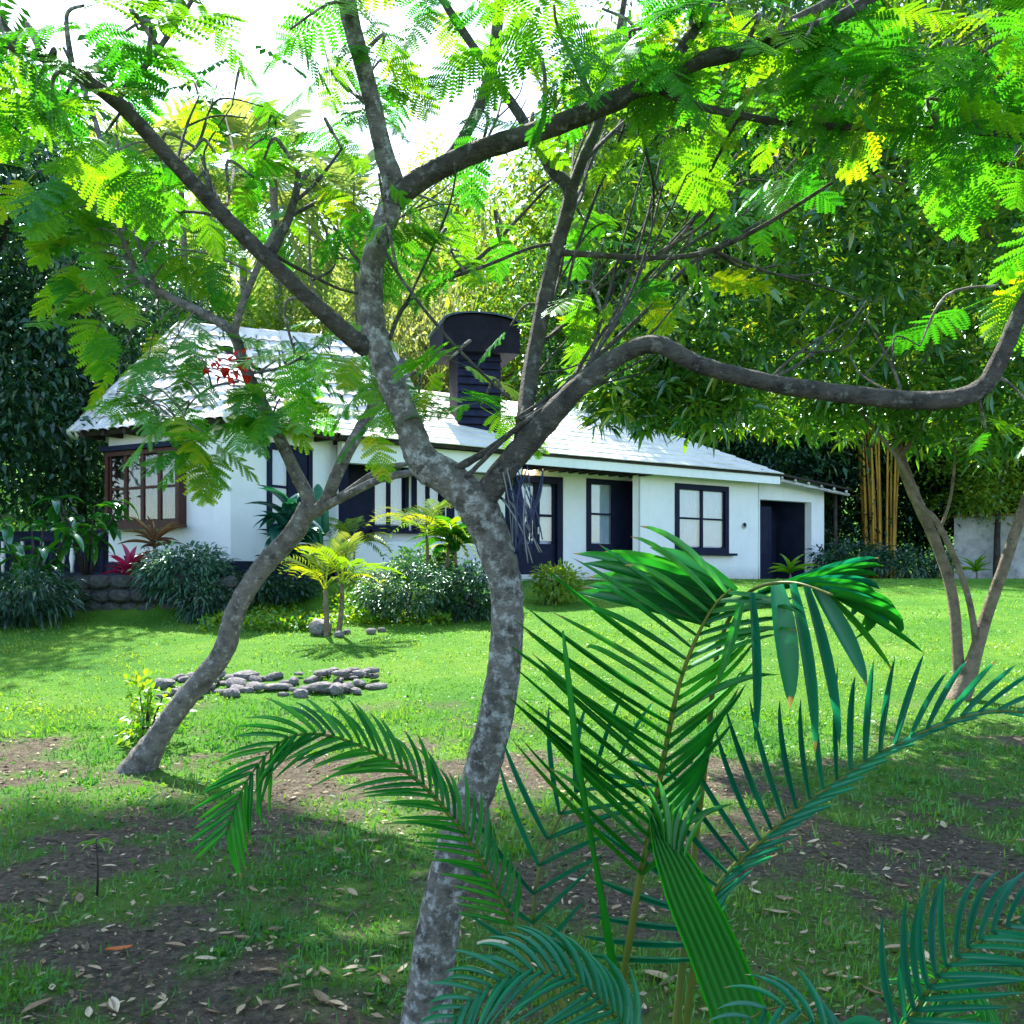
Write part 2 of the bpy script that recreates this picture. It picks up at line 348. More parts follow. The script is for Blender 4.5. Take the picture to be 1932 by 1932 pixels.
M_['straw'] = leafmat("dry_leaf", [(0, (.12, .07, .04)), (.35, (.30, .19, .10)), (.7, (.52, .40, .25)), (1, (.68, .58, .42))], .2, .05, .5, True, (1.05, 1, .8))
M_['orange'] = leafmat("orange_leaf", [(0, (.50, .10, .008)), (1, (.60, .14, .01))], .3, .05, .5, False, (1, .9, .8))
M_['litter'] = leafmat("leaf_crumbs", [(0, (.018, .013, .010)), (.4, (.07, .042, .024)), (.75, (.26, .175, .095)), (1, (.55, .43, .27))], .15, .03, .6, False, (1, 1, .8))
M_['bamboo'] = surf("golden_bamboo_culm", [(.3, (.30, .16, .02)), (.55, (.50, .28, .035)), (.8, (.55, .40, .06))], 3, .45, .1, 20, stretch=(1, 1, .4))
M_['strand'] = surf("pale_aerial_root", [(.3, (.07, .07, .08)), (.7, (.30, .30, .30))], 6, .7, stretch=(1, 1, .3))
M_['darkstrand'] = surf("dark_strap_leaf", [(.3, (.008, .012, .05)), (.7, (.02, .035, .09))], 6, .4)
def emis(name, c, s):
    m, nt, out = new_mat(name); e = N(nt, "ShaderNodeEmission"); e.inputs[0].default_value = (*c, 1); e.inputs[1].default_value = s; nt.links.new(e.outputs[0], out.inputs[0]); return m
M_['bulb'] = emis("lit_lamp_glass", (1, .72, .38), 6)

# ---------------------------------------------------------------- ground
def build_ground():
    xs = np.concatenate([-np.geomspace(3.2, 160, 46)[::-1], np.linspace(-3.0, 3.0, 101), np.geomspace(3.2, 160, 46)])
    ys = np.concatenate([np.linspace(-20, 1, 12), np.linspace(1.2, 9, 118), np.linspace(9.15, 22, 86), np.geomspace(22.5, 240, 40)])
    X, Y = np.meshgrid(xs, ys); Z = gz(X, Y)
    soil = 1 - grassy(X, Y)
    Z = Z + .025 * (vnoise(X * 5, Y * 5) - .5) * soil + .012 * (vnoise(X * 13, Y * 13) - .5) * soil
    V = np.stack([X, Y, Z], -1).reshape(-1, 3); nx = len(xs); ny = len(ys)
    i = np.arange(ny - 1)[:, None] * nx + np.arange(nx - 1)[None, :]
    F = np.stack([i, i + 1, i + nx + 1, i + nx], -1).reshape(-1, 4)
    me = np_mesh("lawn", V, F, True)
    a = me.attributes.new("grassy", 'FLOAT', 'POINT'); a.data.foreach_set("value", (1 - soil).ravel().astype(np.float32))
    tag(mobj("lawn", me, M_['ground']), "sloping lawn rising to the house, bare leafy soil in the near shade", None, None, "structure")
build_ground()

def build_grass():
    # near tufts and turf blades
    parts = []
    for (y0, y1, hw, n, h, w) in ((1.6, 5.0, .60, 42000, .034, .0036), (5.0, 9.0, .58, 34000, .042, .006), (9.0, 14.5, .58, 34000, .022, .010), (14.5, 21, .58, 18000, .022, .016)):
        y = RNG.uniform(y0, y1, n * 2); x = RNG.uniform(-1, 1, n * 2) * y * hw
        g = grassy(x, y); keep = RNG.random(n * 2) < np.clip(g * .9 + .03, 0, 1) * (.25 + 1.1 * vnoise(x * 7 + 5, y * 7) ** 1.5) * np.where(y < 8, .95, 1)
        x, y = x[keep][:n], y[keep][:n]; m = len(x)
        z = gz(x, y) - .004; an = RNG.uniform(0, 6.283, m); tilt = RNG.uniform(.1, 1.1, m); hh = h * RNG.uniform(.5, 1.5, m) * (1 + .7 * (vnoise(x * 3, y * 3) > .62))
        d = np.stack([np.cos(an) * np.sin(tilt), np.sin(an) * np.sin(tilt), np.cos(tilt)], -1) * hh[:, None]
        b = np.stack([x, y, z], -1); s = np.stack([-np.sin(an), np.cos(an), 0 * an], -1) * w * RNG.uniform(.6, 1.3, m)[:, None]
        V = np.stack([b - s, b + s, b + d * .6 + s * .7, b + d + np.array([0, 0, -.3]) * hh[:, None] * (tilt[:, None] > .7)], 1)
        dry = np.clip(.45 * vnoise(x * .9 + 3, y * .9) + .4 * RNG.random(m) + .25 * sm(7, 11, y), 0, 1)
        parts.append((V, dry))
    V = np.concatenate([p[0] for p in parts]); r = np.concatenate([p[1] for p in parts]); n = len(V)
    me = np_mesh("grass", V.reshape(-1, 3), np.arange(n * 4).reshape(-1, 4), False, np.repeat(r, 4))
    tag(mobj("grass", me, M_['grass']), "short green grass blades growing over the lawn", "grass", None, "stuff")
build_grass()

# ---------------------------------------------------------------- house
GZ = 1.42                                     # ground level at the house
LP, LU = Vector((.15, 20.0, 0)), Vector((6.7, 4.5, 0)).normalized(); LB = Vector((-LU.y, LU.x, 0))
def on_line(px, off=0.0):
    """point of the front line (moved back by off) seen at column px"""
    P = LP + LB * off; k = (px - CX) / FPX
    t = (k * P.y - P.x) / (LU.x - k * LU.y); return P + LU * t
def col_on(P, Q, px):
    k = (px - CX) / FPX; U = (Q - P); t = (k * P.y - P.x) / (U.x - k * U.y); return t * U.length
def zpy(d, py): return EYE - (py - HOR) / FPX * d
def frame(P, Q):
    U = (Q - P).normalized(); Bk = Vector((-U.y, U.x, 0))
    if Bk.y < 0: Bk = -Bk
    return U, Bk
def basis(P, Q):
    U, Bk = frame(P, Q); return Matrix(((U.x, Bk.x, 0, P.x), (U.y, Bk.y, 0, P.y), (0, 0, 1, 0), (0, 0, 0, 1)))

A, B, C = at(205, HOR, 17.5), at(435, HOR, 16.1), at(640, HOR, 18.3)
for p in (A, B, C): p.z = 0
W2a, W2b = on_line(628, 1.15), on_line(1210, 1.15)
W3a, W3b = on_line(1208, .42), on_line(1430, .42)
W4a, W4b = on_line(1432, .60), on_line(1545, .60)
house = thing("white_house", "long white plastered house with pale tiled roof and navy window frames", "house", (1.5, 21, GZ))
ZT = EYE + 2.62                               # top of walls

def wall_seg(P, Q, z0, z1, openings=(), th=.22, name="wall", mat=None):
    """wall with its front face on P-Q; openings (s0,s1,za,zb)"""
    L = (Q - P).length; ss = sorted({0, L, *[o[0] for o in openings], *[o[1] for o in openings]}); zz = sorted({z0, z1, *[o[2] for o in openings], *[o[3] for o in openings]})
    M = basis(P, Q); mb = MB()
    for i in range(len(ss) - 1):
        for j in range(len(zz) - 1):
            cs, cz = (ss[i] + ss[i + 1]) / 2, (zz[j] + zz[j + 1]) / 2
            if any(o[0] < cs < o[1] and o[2] < cz < o[3] for o in openings): continue
            mb.box((cs, th / 2, cz), (ss[i + 1] - ss[i], th, zz[j + 1] - zz[j]), M)
    return mb.build(name, mat or M_['white'], house)

def rect(P, Q, x0, x1, y0, y1):
    """photo rectangle on the wall P-Q -> opening (s0,s1,za,zb)"""
    s0, s1 = col_on(P, Q, x0), col_on(P, Q, x1); c = P + (Q - P).normalized() * ((s0 + s1) / 2)
    return (s0, s1, zpy(c.y, y1), zpy(c.y, y0))

def window(P, Q, o, cols=2, rows=2, fm='navy', fw=.09, proud=.035, sill=True, curtain=True, shutter=None, bay=0.0, name="window", cm='curtain'):
    M = basis(P, Q); s0, s1, za, zb = o; f = MB(); y0 = -proud - bay; dep = .12 + proud + (bay if bay else 0)
    yc = y0 + dep / 2
    f.box(((s0 + s1) / 2, yc, zb - fw / 2), (s1 - s0, dep, fw), M); f.box(((s0 + s1) / 2, yc, za + fw / 2), (s1 - s0, dep, fw), M)
    f.box((s0 + fw / 2, yc, (za + zb) / 2), (fw, dep, zb - za - 2 * fw), M); f.box((s1 - fw / 2, yc, (za + zb) / 2), (fw, dep, zb - za - 2 * fw), M)
    w = f.build(name, M_[fm], house)
    a0, a1, b0, b1 = s0 + fw, s1 - fw, za + fw, zb - fw; cw = (a1 - a0) / cols; rh = (b1 - b0) / rows; bar = .055
    for i in range(cols):
        if shutter is not None and i == shutter:
            sh = MB().box((a0 + cw * (i + .5), y0 + .045, (b0 + b1) / 2), (cw - .01, .035, b1 - b0), M).build("shutter", M_['navy'], w)
            for k in range(7): MB().box((a0 + cw * (i + .5), y0 + .02, b0 + (k + .5) * (b1 - b0) / 7), (cw - .1, .012, (b1 - b0) / 7 - .03), M).build("slat", M_['plinth'], sh) if False else None
            continue
        for j in range(rows):
            MB().box((a0 + cw * (i + .5), y0 + .055, b0 + rh * (j + .5)), (cw - bar, .006, rh - bar), M).build("pane", M_['glass'], w)
    for i in range(1, cols): MB().box((a0 + cw * i, y0 + .055, (b0 + b1) / 2), (bar * 1.4, .05, b1 - b0), M).build("mullion", M_[fm], w)
    for i in range(cols):
        if shutter is not None and i == shutter: continue
        for sgn in (-1, 1):
            MB().box((a0 + cw * (i + .5) + sgn * (cw / 2 - bar * .5), y0 + .058, (b0 + b1) / 2), (bar * .7, .036, b1 - b0 - .004), M).build("sash_stile", M_[fm], w)
        for j in range(1, rows): MB().box((a0 + cw * (i + .5), y0 + .056, b0 + rh * j), (cw - bar * 1.8, .03, bar * .8), M).build("glazing_bar", M_[fm], w)
    if curtain:
        c = MB(); n = 40; yb = y0 + dep - .02; vs = []
        for k in range(n + 1):
            s = a0 + (a1 - a0) * k / n; dy = .022 * math.sin(k * 2.4) + .012 * math.sin(k * 5.1)
            vs += [M @ Vector((s, yb + dy, b0)), M @ Vector((s, yb + dy * .7, b1))]
        c.add(vs, [(2 * k, 2 * k + 2, 2 * k + 3, 2 * k + 1) for k in range(n)], True); c.build("curtain", M_[cm], w)
    if sill: MB().box(((s0 + s1) / 2 + .08, y0 - .05, za - .035), (s1 - s0 + .16, .17, .06), M).build("window_sill", M_[fm], w)
    return w

# left wing: two walls meeting at the near corner
o_bay = rect(A, B, 213, 352, 850, 992); o_w1 = rect(B, C, 503, 588, 840, 1000)
wall_seg(A, B, GZ + .32, ZT, [o_bay]); wall_seg(B, C, GZ + .32, ZT, [o_w1])
for P, Q in ((A, B), (B, C)):
    MB().box(((Q - P).length / 2, .13, GZ - .09), ((Q - P).length + .03, .32, .82), basis(P, Q)).build("plinth", M_['plinth'], house)
window(A, B, o_bay, 4, 2, 'redwood', .08, .03, True, True, None, .15, cm='curtain_warm')
window(B, C, o_w1, 2, 2, 'navy', .10, .03, True, True, 1)
# bay window cheeks and head
Mb = basis(A, B); s0, s1, za, zb = o_bay
MB().box(((s0 + s1) / 2, -.08, zb + .05), (s1 - s0 + .12, .34, .09), Mb).build("bay_head", M_['plinth'], house)
# porch wall (recessed), right wall, annex
o_p1 = rect(W2a, W2b, 696, 770, 862, 1000); o_p2 = rect(W2a, W2b, 776, 838, 866, 1000)
o_door = rect(W2a, W2b, 968, 1060, 898, 1084); o_w2 = rect(W2a, W2b, 1106, 1207, 906, 1036)
wall_seg(W2a, W2b, GZ - .3, ZT, [o_p1, o_p2, o_door, o_w2])
window(W2a, W2b, o_p1, 2, 1); window(W2a, W2b, o_p2, 2, 1); window(W2a, W2b, o_w2, 2, 2, 'navy', .12, .03, True, True, 1)
MB().box(((W2b - W2a).length / 2 * 0 + col_on(W2a, W2b, 664), -.03, (GZ + ZT) / 2 - .1), (.95, .05, 2.35), basis(W2a, W2b)).build("shade_panel", M_['navy'], house)  # dark panel standing in for the porch's deep shade
MB().box((col_on(W2a, W2b, 768), -.02, o_p1[3] + .19), (col_on(W2a, W2b, 872) - col_on(W2a, W2b, 690), .035, .33), basis(W2a, W2b)).build("shade_band", M_['navy'], house)  # dark strip above the windows, porch shade put into its colour
o_w3 = rect(W3a, W3b, 1273, 1374, 915, 1043)
wall_seg(W3a, W3b, GZ - .3, ZT, [o_w3]); window(W3a, W3b, o_w3, 2, 2, 'navy', .13, .03)
wall_seg(W2b + LU * .06, W3a + LU * .06 + LB * .005, GZ - .3, ZT)      # return wall where the porch ends
# glazed door
Mw = basis(W2a, W2b); s0, s1, za, zb = o_door; f = MB()
for (c, sz) in ((((s0 + s1) / 2, .03, zb - .08), (s1 - s0, .16, .16)), ((s0 + .08, .03, (za + zb) / 2 - .08), (.16, .16, zb - za - .16)), ((s1 - .08, .03, (za + zb) / 2 - .08), (.16, .16, zb - za - .16))): f.box(c, sz, Mw)
door = f.build("door", M_['navy'], house)
MB().box(((s0 + s1) / 2, .06, za + .35), (s1 - s0 - .32, .05, .7), Mw).build("door_panel", M_['navy'], door)
for k in (0, 1):
    w_ = (s1 - s0 - .32) / 2
    MB().box((s0 + .16 + w_ * (k + .5), .06, za + .7 + (zb - za - .86) / 2), (w_ - .16, .006, zb - za - 1.0), Mw).build("pane", M_['glass'], door)
    for sg in (-1, 1): MB().box((s0 + .16 + w_ * (k + .5) + sg * (w_ / 2 - .04), .06, za + .7 + (zb - za - .86) / 2), (.078, .05, zb - za - .86), Mw).build("door_stile", M_['navy'], door)
    MB().box((s0 + .16 + w_ * (k + .5), .062, za + 1.35), (w_ - .16, .04, .06), Mw).build("glazing_bar", M_['navy'], door)
MB().box(((s0 + s1) / 2 + .1, .16, (za + zb) / 2), (s1 - s0 - .5, .01, zb - za - .3), Mw).build("curtain", M_['curtain'], door)
MB().box(((s0 + s1) / 2 + .02, .02, za + 1.0), (.03, .05, .16), Mw).build("door_handle", M_['tile'], door)
# annex with open doorway
o_ax = rect(W4a, W4b, 1434, 1531, 945, 1092)
wall_seg(W4a, W4b, GZ - .3, zpy((W4a.y + W4b.y) / 2, 905), [(o_ax[0], o_ax[1], GZ - .3, o_ax[3])])
Mx = basis(W4a, W4b)
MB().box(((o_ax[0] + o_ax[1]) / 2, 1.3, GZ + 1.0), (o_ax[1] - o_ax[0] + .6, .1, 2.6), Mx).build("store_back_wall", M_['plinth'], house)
MB().box((o_ax[1] + .03, .78, GZ + 1.0), (.04, .95, 2.6), Mx).build("store_shade_liner", M_['plinth'], house)  # dark liner over the bright reveal, painting the shade inside
ad = MB().box((o_ax[0] + .32, .18, GZ + .9), (.60, .05, 2.0), Mx).build("door", M_['navy'], house)
MB().box((o_ax[0] + .32, .150, GZ + 1.15), (.30, .012, 1.0), Mx).build("door_panel", M_['plinth'], ad)
wall_seg(W4b, W4b + LB * 3.2, GZ - .3, zpy((W4a.y + W4b.y) / 2, 912))
MB().box((1.2 + (col_on(W4a, W4b, 1545) - .6) * 0, .6, 0), (.001, .001, .001), Mx) if False else None
# back walls so that the rooms are closed
BK = [A + Vector((-.1, 7.2, 0)), on_line(760, 7.2), on_line(1430, 6.4)]
wall_seg(A + Vector((.0, .05, 0)), BK[0], GZ - .3, ZT); wall_seg(BK[0], BK[1], GZ - .3, ZT); wall_seg(BK[1], BK[2], GZ - .3, ZT); wall_seg(W3b + LB * .02, BK[2], GZ - .3, ZT)
# beam over the porch and low parapet
b0, b1 = on_line(645, .12), on_line(985, .12)
MB().box(((b1 - b0).length / 2, .1, EYE + 2.32), ((b1 - b0).length, .2, .40), basis(b0, b1)).build("porch_beam", M_['white'], house)
for px in (648, 850, 960):
    p = on_line(px, .22); MB().box((p.x, p.y, GZ + 1.05), (.16, .16, 2.35)).build("porch_post", M_['navy'], house)
q0, q1 = on_line(646, .15), on_line(835, .15)
MB().box(((q1 - q0).length / 2, .1, GZ + .42), ((q1 - q0).length, .18, .62), basis(q0, q1)).build("parapet_wall", M_['white'], house)
MB().box(((q1 - q0).length / 2, .1, GZ - .05), ((q1 - q0).length + .04, .24, .32), basis(q0, q1)).build("plinth", M_['plinth'], house)
# porch floor, wall lamp, small plaque
fl = [on_line(640, .02), on_line(1206, .02), on_line(1206, 1.2), on_line(640, 1.2)]
MB().add([(p.x, p.y, GZ - .02) for p in fl] + [(p.x, p.y, GZ - .5) for p in fl], [(0, 1, 2, 3), (0, 4, 5, 1), (1, 5, 6, 2), (2, 6, 7, 3), (3, 7, 4, 0)]).build("porch_floor", M_['wallgrey'], house)
lp = on_line(1002, 1.15); ll = thing("wall_lamp", "small lit lantern fixed above the glazed porch door", "lamp", (lp.x, lp.y, zpy(lp.y, 886)))
MB().box((lp.x, lp.y - .03, zpy(lp.y, 884)), (.10, .06, .16)).build("bracket", M_['navy'], ll)
mb = MB(); z = zpy(lp.y, 886)
mb.tube([(lp.x + .02, lp.y - .12, z - .10), (lp.x + .02, lp.y - .12, z - .07), (lp.x + .02, lp.y - .12, z + .03), (lp.x + .02, lp.y - .12, z + .06)], [.03, .07, .085, .03], 10); mb.build("lamp_glass", M_['bulb'], ll)
MB().tube([(lp.x + .02, lp.y - .12, z + .055), (lp.x + .02, lp.y - .12, z + .10)], [.10, .02], 10).build("lamp_cap", M_['navy'], ll)
pp = on_line(1403, .42); pl = thing("wall_plaque", "small dark round plaque on the white end wall", "plaque", (pp.x, pp.y - .02, zpy(pp.y, 992)))
MB().tube([pp + Vector((0, .0, zpy(pp.y, 992))), pp + Vector((.018, -.035, zpy(pp.y, 992)))], [.075, .075], 14).build("plaque_disc", M_['wallgrey'], pl)
MB().tube([pp + Vector((.018, -.035, zpy(pp.y, 990))), pp + Vector((.026, -.055, zpy(pp.y, 990)))], [.055, .035], 10).build("plaque_relief", M_['plinth'], pl)

# roofs
EZ = EYE + 2.58
def slab(poly, th, name, mat, parent=house):
    n = len(poly); nn = Vector((0, 0, 0))
    for i in range(n): nn += Vector(poly[i]).cross(Vector(poly[(i + 1) % n]))
    nn.normalize()
    if nn.z < 0: nn = -nn
    lo = [Vector(p) - nn * th for p in poly]
    return MB().add([*poly, *lo], [tuple(range(n)), tuple(range(2 * n - 1, n - 1, -1))] + [(i, i + n, (i + 1) % n + n, (i + 1) % n) for i in range(n)]).build(name, mat, parent), nn

Ue, Be = frame(A, B); A1 = A - Ue * .45 - Be * .42; Ub, Bb = frame(B, C)
B1 = at(436, HOR, 15.62); B1.z = 0; C1 = C + Ub * .15 + Vector((.36, -.28, 0))
for p in (A1, B1, C1): p.z = EZ
R1, R2 = at(340, 615, 19.6), at(742, 640, 21.2)
R2.z = R1.z
C2 = C1 + Vector((1.5, 3.4, 0)); A2 = A1 + Vector((.6, 6.6, 0)); C3 = C2 + Vector((-.8, 4.5, 0))
roof, n1 = slab([A1, B1, R1], .10, "roof", M_['underroof'])
slab([B1, C1, R1], .10, "roof_slope", M_['underroof'], roof); slab([C1, R2, R1], .10, "roof_slope", M_['underroof'], roof); slab([C1, C2, R2], .10, "roof_slope", M_['tile'], roof)
slab([C2, C3, R2], .10, "roof_slope", M_['tile'], roof); slab([R1, R2, C3, A2], .10, "roof_slope", M_['tile'], roof); slab([A2, A1, R1], .10, "roof_slope", M_['tile'], roof)

def barrel(L=.44, r0=.135, r1=.105):
    n = 5; vs = []; 
    for (x, r, z) in ((0, r0, .022), (L, r1, .0)):
        for k in range(n + 1):
            a = math.pi * k / n; vs.append((math.cos(a) * r, x, z + math.sin(a) * r * .38))
    me = MB().add(vs, [(k, k + 1, n + 2 + k, n + 1 + k) for k in range(n)], True).mesh("roof_tile"); me.materials.append(M_['tile']); return me
TILE = barrel()
def tiles(poly, parent, pitch=.25, row=.38, e=None):
    """barrel tiles laid on a slope whose eave is poly[0]-poly[1]"""
    P = [Vector(p) for p in poly]; e = e or (P[1] - P[0]).normalized(); nn = (P[1] - P[0]).cross(P[2] - P[0]).normalized()
    if nn.z < 0: nn = -nn
    up = nn.cross(e).normalized()
    if up.z < 0: up = -up
    uv = [((p - P[0]).dot(e), (p - P[0]).dot(up)) for p in P]
    def inside(u, v):
        c = False; n = len(uv)
        for i in range(n):
            (x1, y1), (x2, y2) = uv[i], uv[(i + 1) % n]
            if (y1 > v) != (y2 > v) and u < (x2 - x1) * (v - y1) / (y2 - y1) + x1: c = not c
        return c
    umin, umax = min(u for u, v in uv), max(u for u, v in uv); vmax = max(v for u, v in uv); cnt = 0
    v = -.06
    while v < vmax:
        u = umin + pitch / 2
        while u < umax:
            if inside(u, max(v + .10, .03)):
                p = P[0] + e * (u + random.uniform(-.012, .012)) + up * (v + random.uniform(-.012, .012)) + nn * .012
                R = Matrix((e, up, nn)).transposed().to_4x4() @ Matrix.Rotation(random.uniform(-.035, .035), 4, 'Z')
                mobj("roof_tile", TILE, None, parent, Matrix.Translation(p) @ R); cnt += 1
            u += pitch
        v += row
    return cnt
nt_ = tiles([A1, B1, R1], roof) + tiles([B1, C1, R1], roof) + tiles([C1, R2, R1], roof, e=(R2 - R1).normalized())
# ridge and hip caps
def caps(P, Q, parent, step=.40, r=.12):
    d = (Q - P); L = d.length; d.normalize(); mb = MB(); k = 0
    while k * step < L - .2:
        a = P + d * (k * step); mb.tube([a - Vector((0, 0, .03)), a + d * (step + .05) - Vector((0, 0, .03))], [r * 1.06, r * .9], 8); k += 1
    tag(mb.build("ridge_cap", M_['tile'], parent), kind="stuff")
caps(R1, R2, roof); caps(B1 + Vector((0, 0, .03)), R1, roof); caps(A1, R1, roof); caps(C1, R1, roof, r=.05)
# fascia and rafter tails under the left eaves
for P, Q in ((A1, B1), (B1, C1)):
    n = int((Q - P).length / .5); U_, Bk_ = frame(P, Q)
    for k in range(n):
        p = P + (Q - P) * ((k + .5) / n) + Bk_ * .22; MB().box((0, 0, 0), (.07, .50, .10), Matrix.Translation(p + Vector((0, 0, -.05))) @ basis(Vector((0, 0, 0)), (Q - P))).build("rafter", M_['underroof'], house)

# main roof over the long wing
E0, E1 = on_line(640, -.10), on_line(1474, -.05); E0.z = E1.z = EZ
RB, RZ = 3.3, 1.75
M1 = E0 + LB * RB + LU * .2; M1.z = EZ + RZ; M2 = E1 + LB * RB - LU * 2.9; M2.z = EZ + RZ
K1 = E1 + LB * 6.6; K0 = E0 + LB * 6.6 + LU * 2.0
for p in (K0, K1): p.z = EZ
mroof, n2 = slab([E0, E1, M2, M1], .07, "roof", M_['underroof'])
slab([E1, K1, M2], .07, "roof_slope", M_['underroof'], mroof); slab([K1, K0, M1, M2], .07, "roof_slope", M_['shingle'], mroof)
def courses(P0, P1, Q1, Q0, n, parent, nn):
    for k in range(n):
        t0, t1 = k / n, (k + 1.12) / n; t1 = min(t1, 1)
        a, b = P0.lerp(Q0, t0), P1.lerp(Q1, t0); c, d = P1.lerp(Q1, t1), P0.lerp(Q0, t1)
        lift = nn * .034; low = nn * .010
        L = (b - a).length; m = max(2, int(L / .34)); vs = []
        for i in range(m + 1):
            t = i / m; j = random.uniform(-.012, .012); h = random.uniform(-.006, .006)
            e_ = (d - a).normalized()
            vs += [a.lerp(b, t) + lift + e_ * j + nn * h, d.lerp(c, t) + low]
        vs2 = [Vector(v) - nn * .022 for v in vs]; q = len(vs)
        fs = [(2 * i, 2 * i + 2, 2 * i + 3, 2 * i + 1) for i in range(m)] + [(q + 2 * i, 2 * i + q + 2, 2 * i + 2, 2 * i) for i in range(m)]
        MB().add(vs + vs2, fs).build("shingle_course", M_['shingle'], parent)
courses(E0 - LB * .04, E1 - LB * .04 + LU * .05, M2, M1, 11, mroof, n2)
nn3 = (K1 - E1).cross(M2 - E1).normalized(); nn3 = nn3 if nn3.z > 0 else -nn3
courses(E1 + LU * .04, K1 + LU * .04, M2 + LU * .01, M2, 10, mroof, nn3)
F0, F1 = on_line(985, -.06), on_line(1472, -.03)
MB().box(((F1 - F0).length / 2, .02, EZ - .15), ((F1 - F0).length, .035, .20), basis(F0, F1)).build("fascia", M_['white'], house)
MB().box(((F1 - F0).length / 2, .0, EZ - .035), ((F1 - F0).length, .05, .035), basis(F0, F1)).build("drip_edge", M_['underroof'], house)
for k in range(12):
    p = on_line(1000 + k * 19, .44); MB().box((0, 0, EZ - .20), (.08, .80, .12), Matrix.Translation(p) @ basis(Vector((0, 0, 0)), LU)).build("rafter", M_['underroof'], house)
# lean-to roof of the annex
zl = zpy((W4a.y + W4b.y) / 2, 905)
T0, T1 = on_line(1436, .05), on_line(1608, .1); T2 = on_line(1608, 3.0); T3 = on_line(1436, 3.0)
Tl = [Vector((T0.x, T0.y, zl + .13)), Vector((T1.x, T1.y, zl - .18)), Vector((T2.x, T2.y, zl + .1)), Vector((T3.x, T3.y, zl + .42))]
lt, _ = slab(Tl, .05, "lean_to_roof", M_['underroof'])
for k in range(7):
    t = (k + .5) / 7; a, b = Tl[0].lerp(Tl[1], t), Tl[3].lerp(Tl[2], t); MB().tube([a + Vector((0, 0, -.11)), b + Vector((0, 0, -.11))], [.04, .04], 6).build("rafter", M_['wallgrey'], lt)
MB().tube([Tl[0] + Vector((0, 0, -.16)) + LB * .12, Tl[1] + Vector((0, 0, -.16)) + LB * .12], [.05, .045], 7).build("purlin", M_['wallgrey'], lt)
MB().tube([Tl[1] + Vector((-.35, .35, -.1)), Vector((Tl[1].x - .35, Tl[1].y + .35, GZ - .2))], [.05, .06], 7).build("post", M_['bark_dark'], lt)

# chimney: boarded shaft under an arched hood
cc = at(902, HOR, 20.6); cb = Matrix.Translation((cc.x, cc.y, 0)) @ Matrix.Rotation(math.radians(16), 4, 'Z')
zs0, zs1 = EYE + 2.2, zpy(20.6, 668)
MB().box((0, .4, (zs0 + zs1) / 2), (.90, .90, zs1 - zs0), cb).build("chimney", M_['black'], house)
chm = house.children[-1] if False else bpy.data.objects["chimney"]
nb = 15; hb = (zs1 - zs0) / nb
for k in range(nb):
    MB().box((0, 0, 0), (.96, .028, hb - .02), cb @ Matrix.Translation((0, -.085, zs0 + hb * (k + .5))) @ Matrix.Rotation(math.radians(-24), 4, 'X')).build("clapboard", M_['slat'], chm)
    MB().box((0, 0, 0), (.028, .88, hb - .02), cb @ Matrix.Translation((.48, .4, zs0 + hb * (k + .5))) @ Matrix.Rotation(math.radians(-24), 4, 'Y')).build("clapboard", M_['black'], chm)
hw, zc0, zc1 = .84, zpy(20.3, 664), zpy(20.3, 594)
prof = [(-hw, zc0)] + [(-hw * math.cos(math.pi * k / 10), zc0 + (zc1 - zc0) * (.72 + .28 * math.sin(math.pi * k / 10))) for k in range(11)] + [(hw, zc0)]
fr = [Vector((x, -.35, z)) for x, z in prof]; bk = [Vector((x, 1.15, z)) for x, z in prof]; n = len(prof)
MB().add([cb @ v for v in fr + bk], [tuple(range(n))[::-1], tuple(range(n, 2 * n))] + [(i, (i + 1) % n, (i + 1) % n + n, i + n) for i in range(n)]).build("chimney_hood", M_['black'], chm)
lidp = [(x * 1.05, z + .035) for x, z in prof[1:-1]]; lo = [(x * 1.0, z + .003) for x, z in prof[1:-1]]; m = len(lidp)
mb = MB(); vs = [Vector((x, -.45, z)) for x, z in lidp] + [Vector((x, 1.25, z)) for x, z in lidp] + [Vector((x, -.45, z)) for x, z in lo] + [Vector((x, 1.25, z)) for x, z in lo]
mb.add([cb @ v for v in vs], [(i, i + 1, i + 1 + m, i + m) for i in range(m - 1)] + [(i, i + 2 * m, i + 1 + 2 * m, i + 1) for i in range(m - 1)] + [(i + m, i + 1 + m, i + 1 + 3 * m, i + 3 * m) for i in range(m - 1)] + [(0, m, 3 * m, 2 * m), (m - 1, 3 * m - 1, 4 * m - 1, 2 * m - 1)], True).build("hood_sheet", M_['cowl'], chm)

# ---------------------------------------------------------------- garden walls, balustrade
def stone_mesh(seed, k=1.0):
    r = np.random.default_rng(seed); mb = MB()
    import bmesh
    bm = bmesh.new(); bmesh.ops.create_icosphere(bm, subdivisions=2, radius=.5)
    for v in bm.verts:
        c = v.co.copy(); n_ = sum(math.sin(c.x * f[0] + c.y * f[1] + c.z * f[2] + f[3]) for f in r.uniform(-7, 7, (5, 4))) * .035
        for ax in range(3): c[ax] = max(-.46, min(.46, c[ax]))
        v.co = c * (1 + n_)
    me = bpy.data.meshes.new("stone"); bm.to_mesh(me); bm.free(); return me
STONES = [stone_mesh(s) for s in range(6)]; DSTONES = [stone_mesh(s + 20) for s in range(4)]
for s in STONES: s.materials.append(M_['stone'])
for s in DSTONES: s.materials.append(M_['darkstone'])

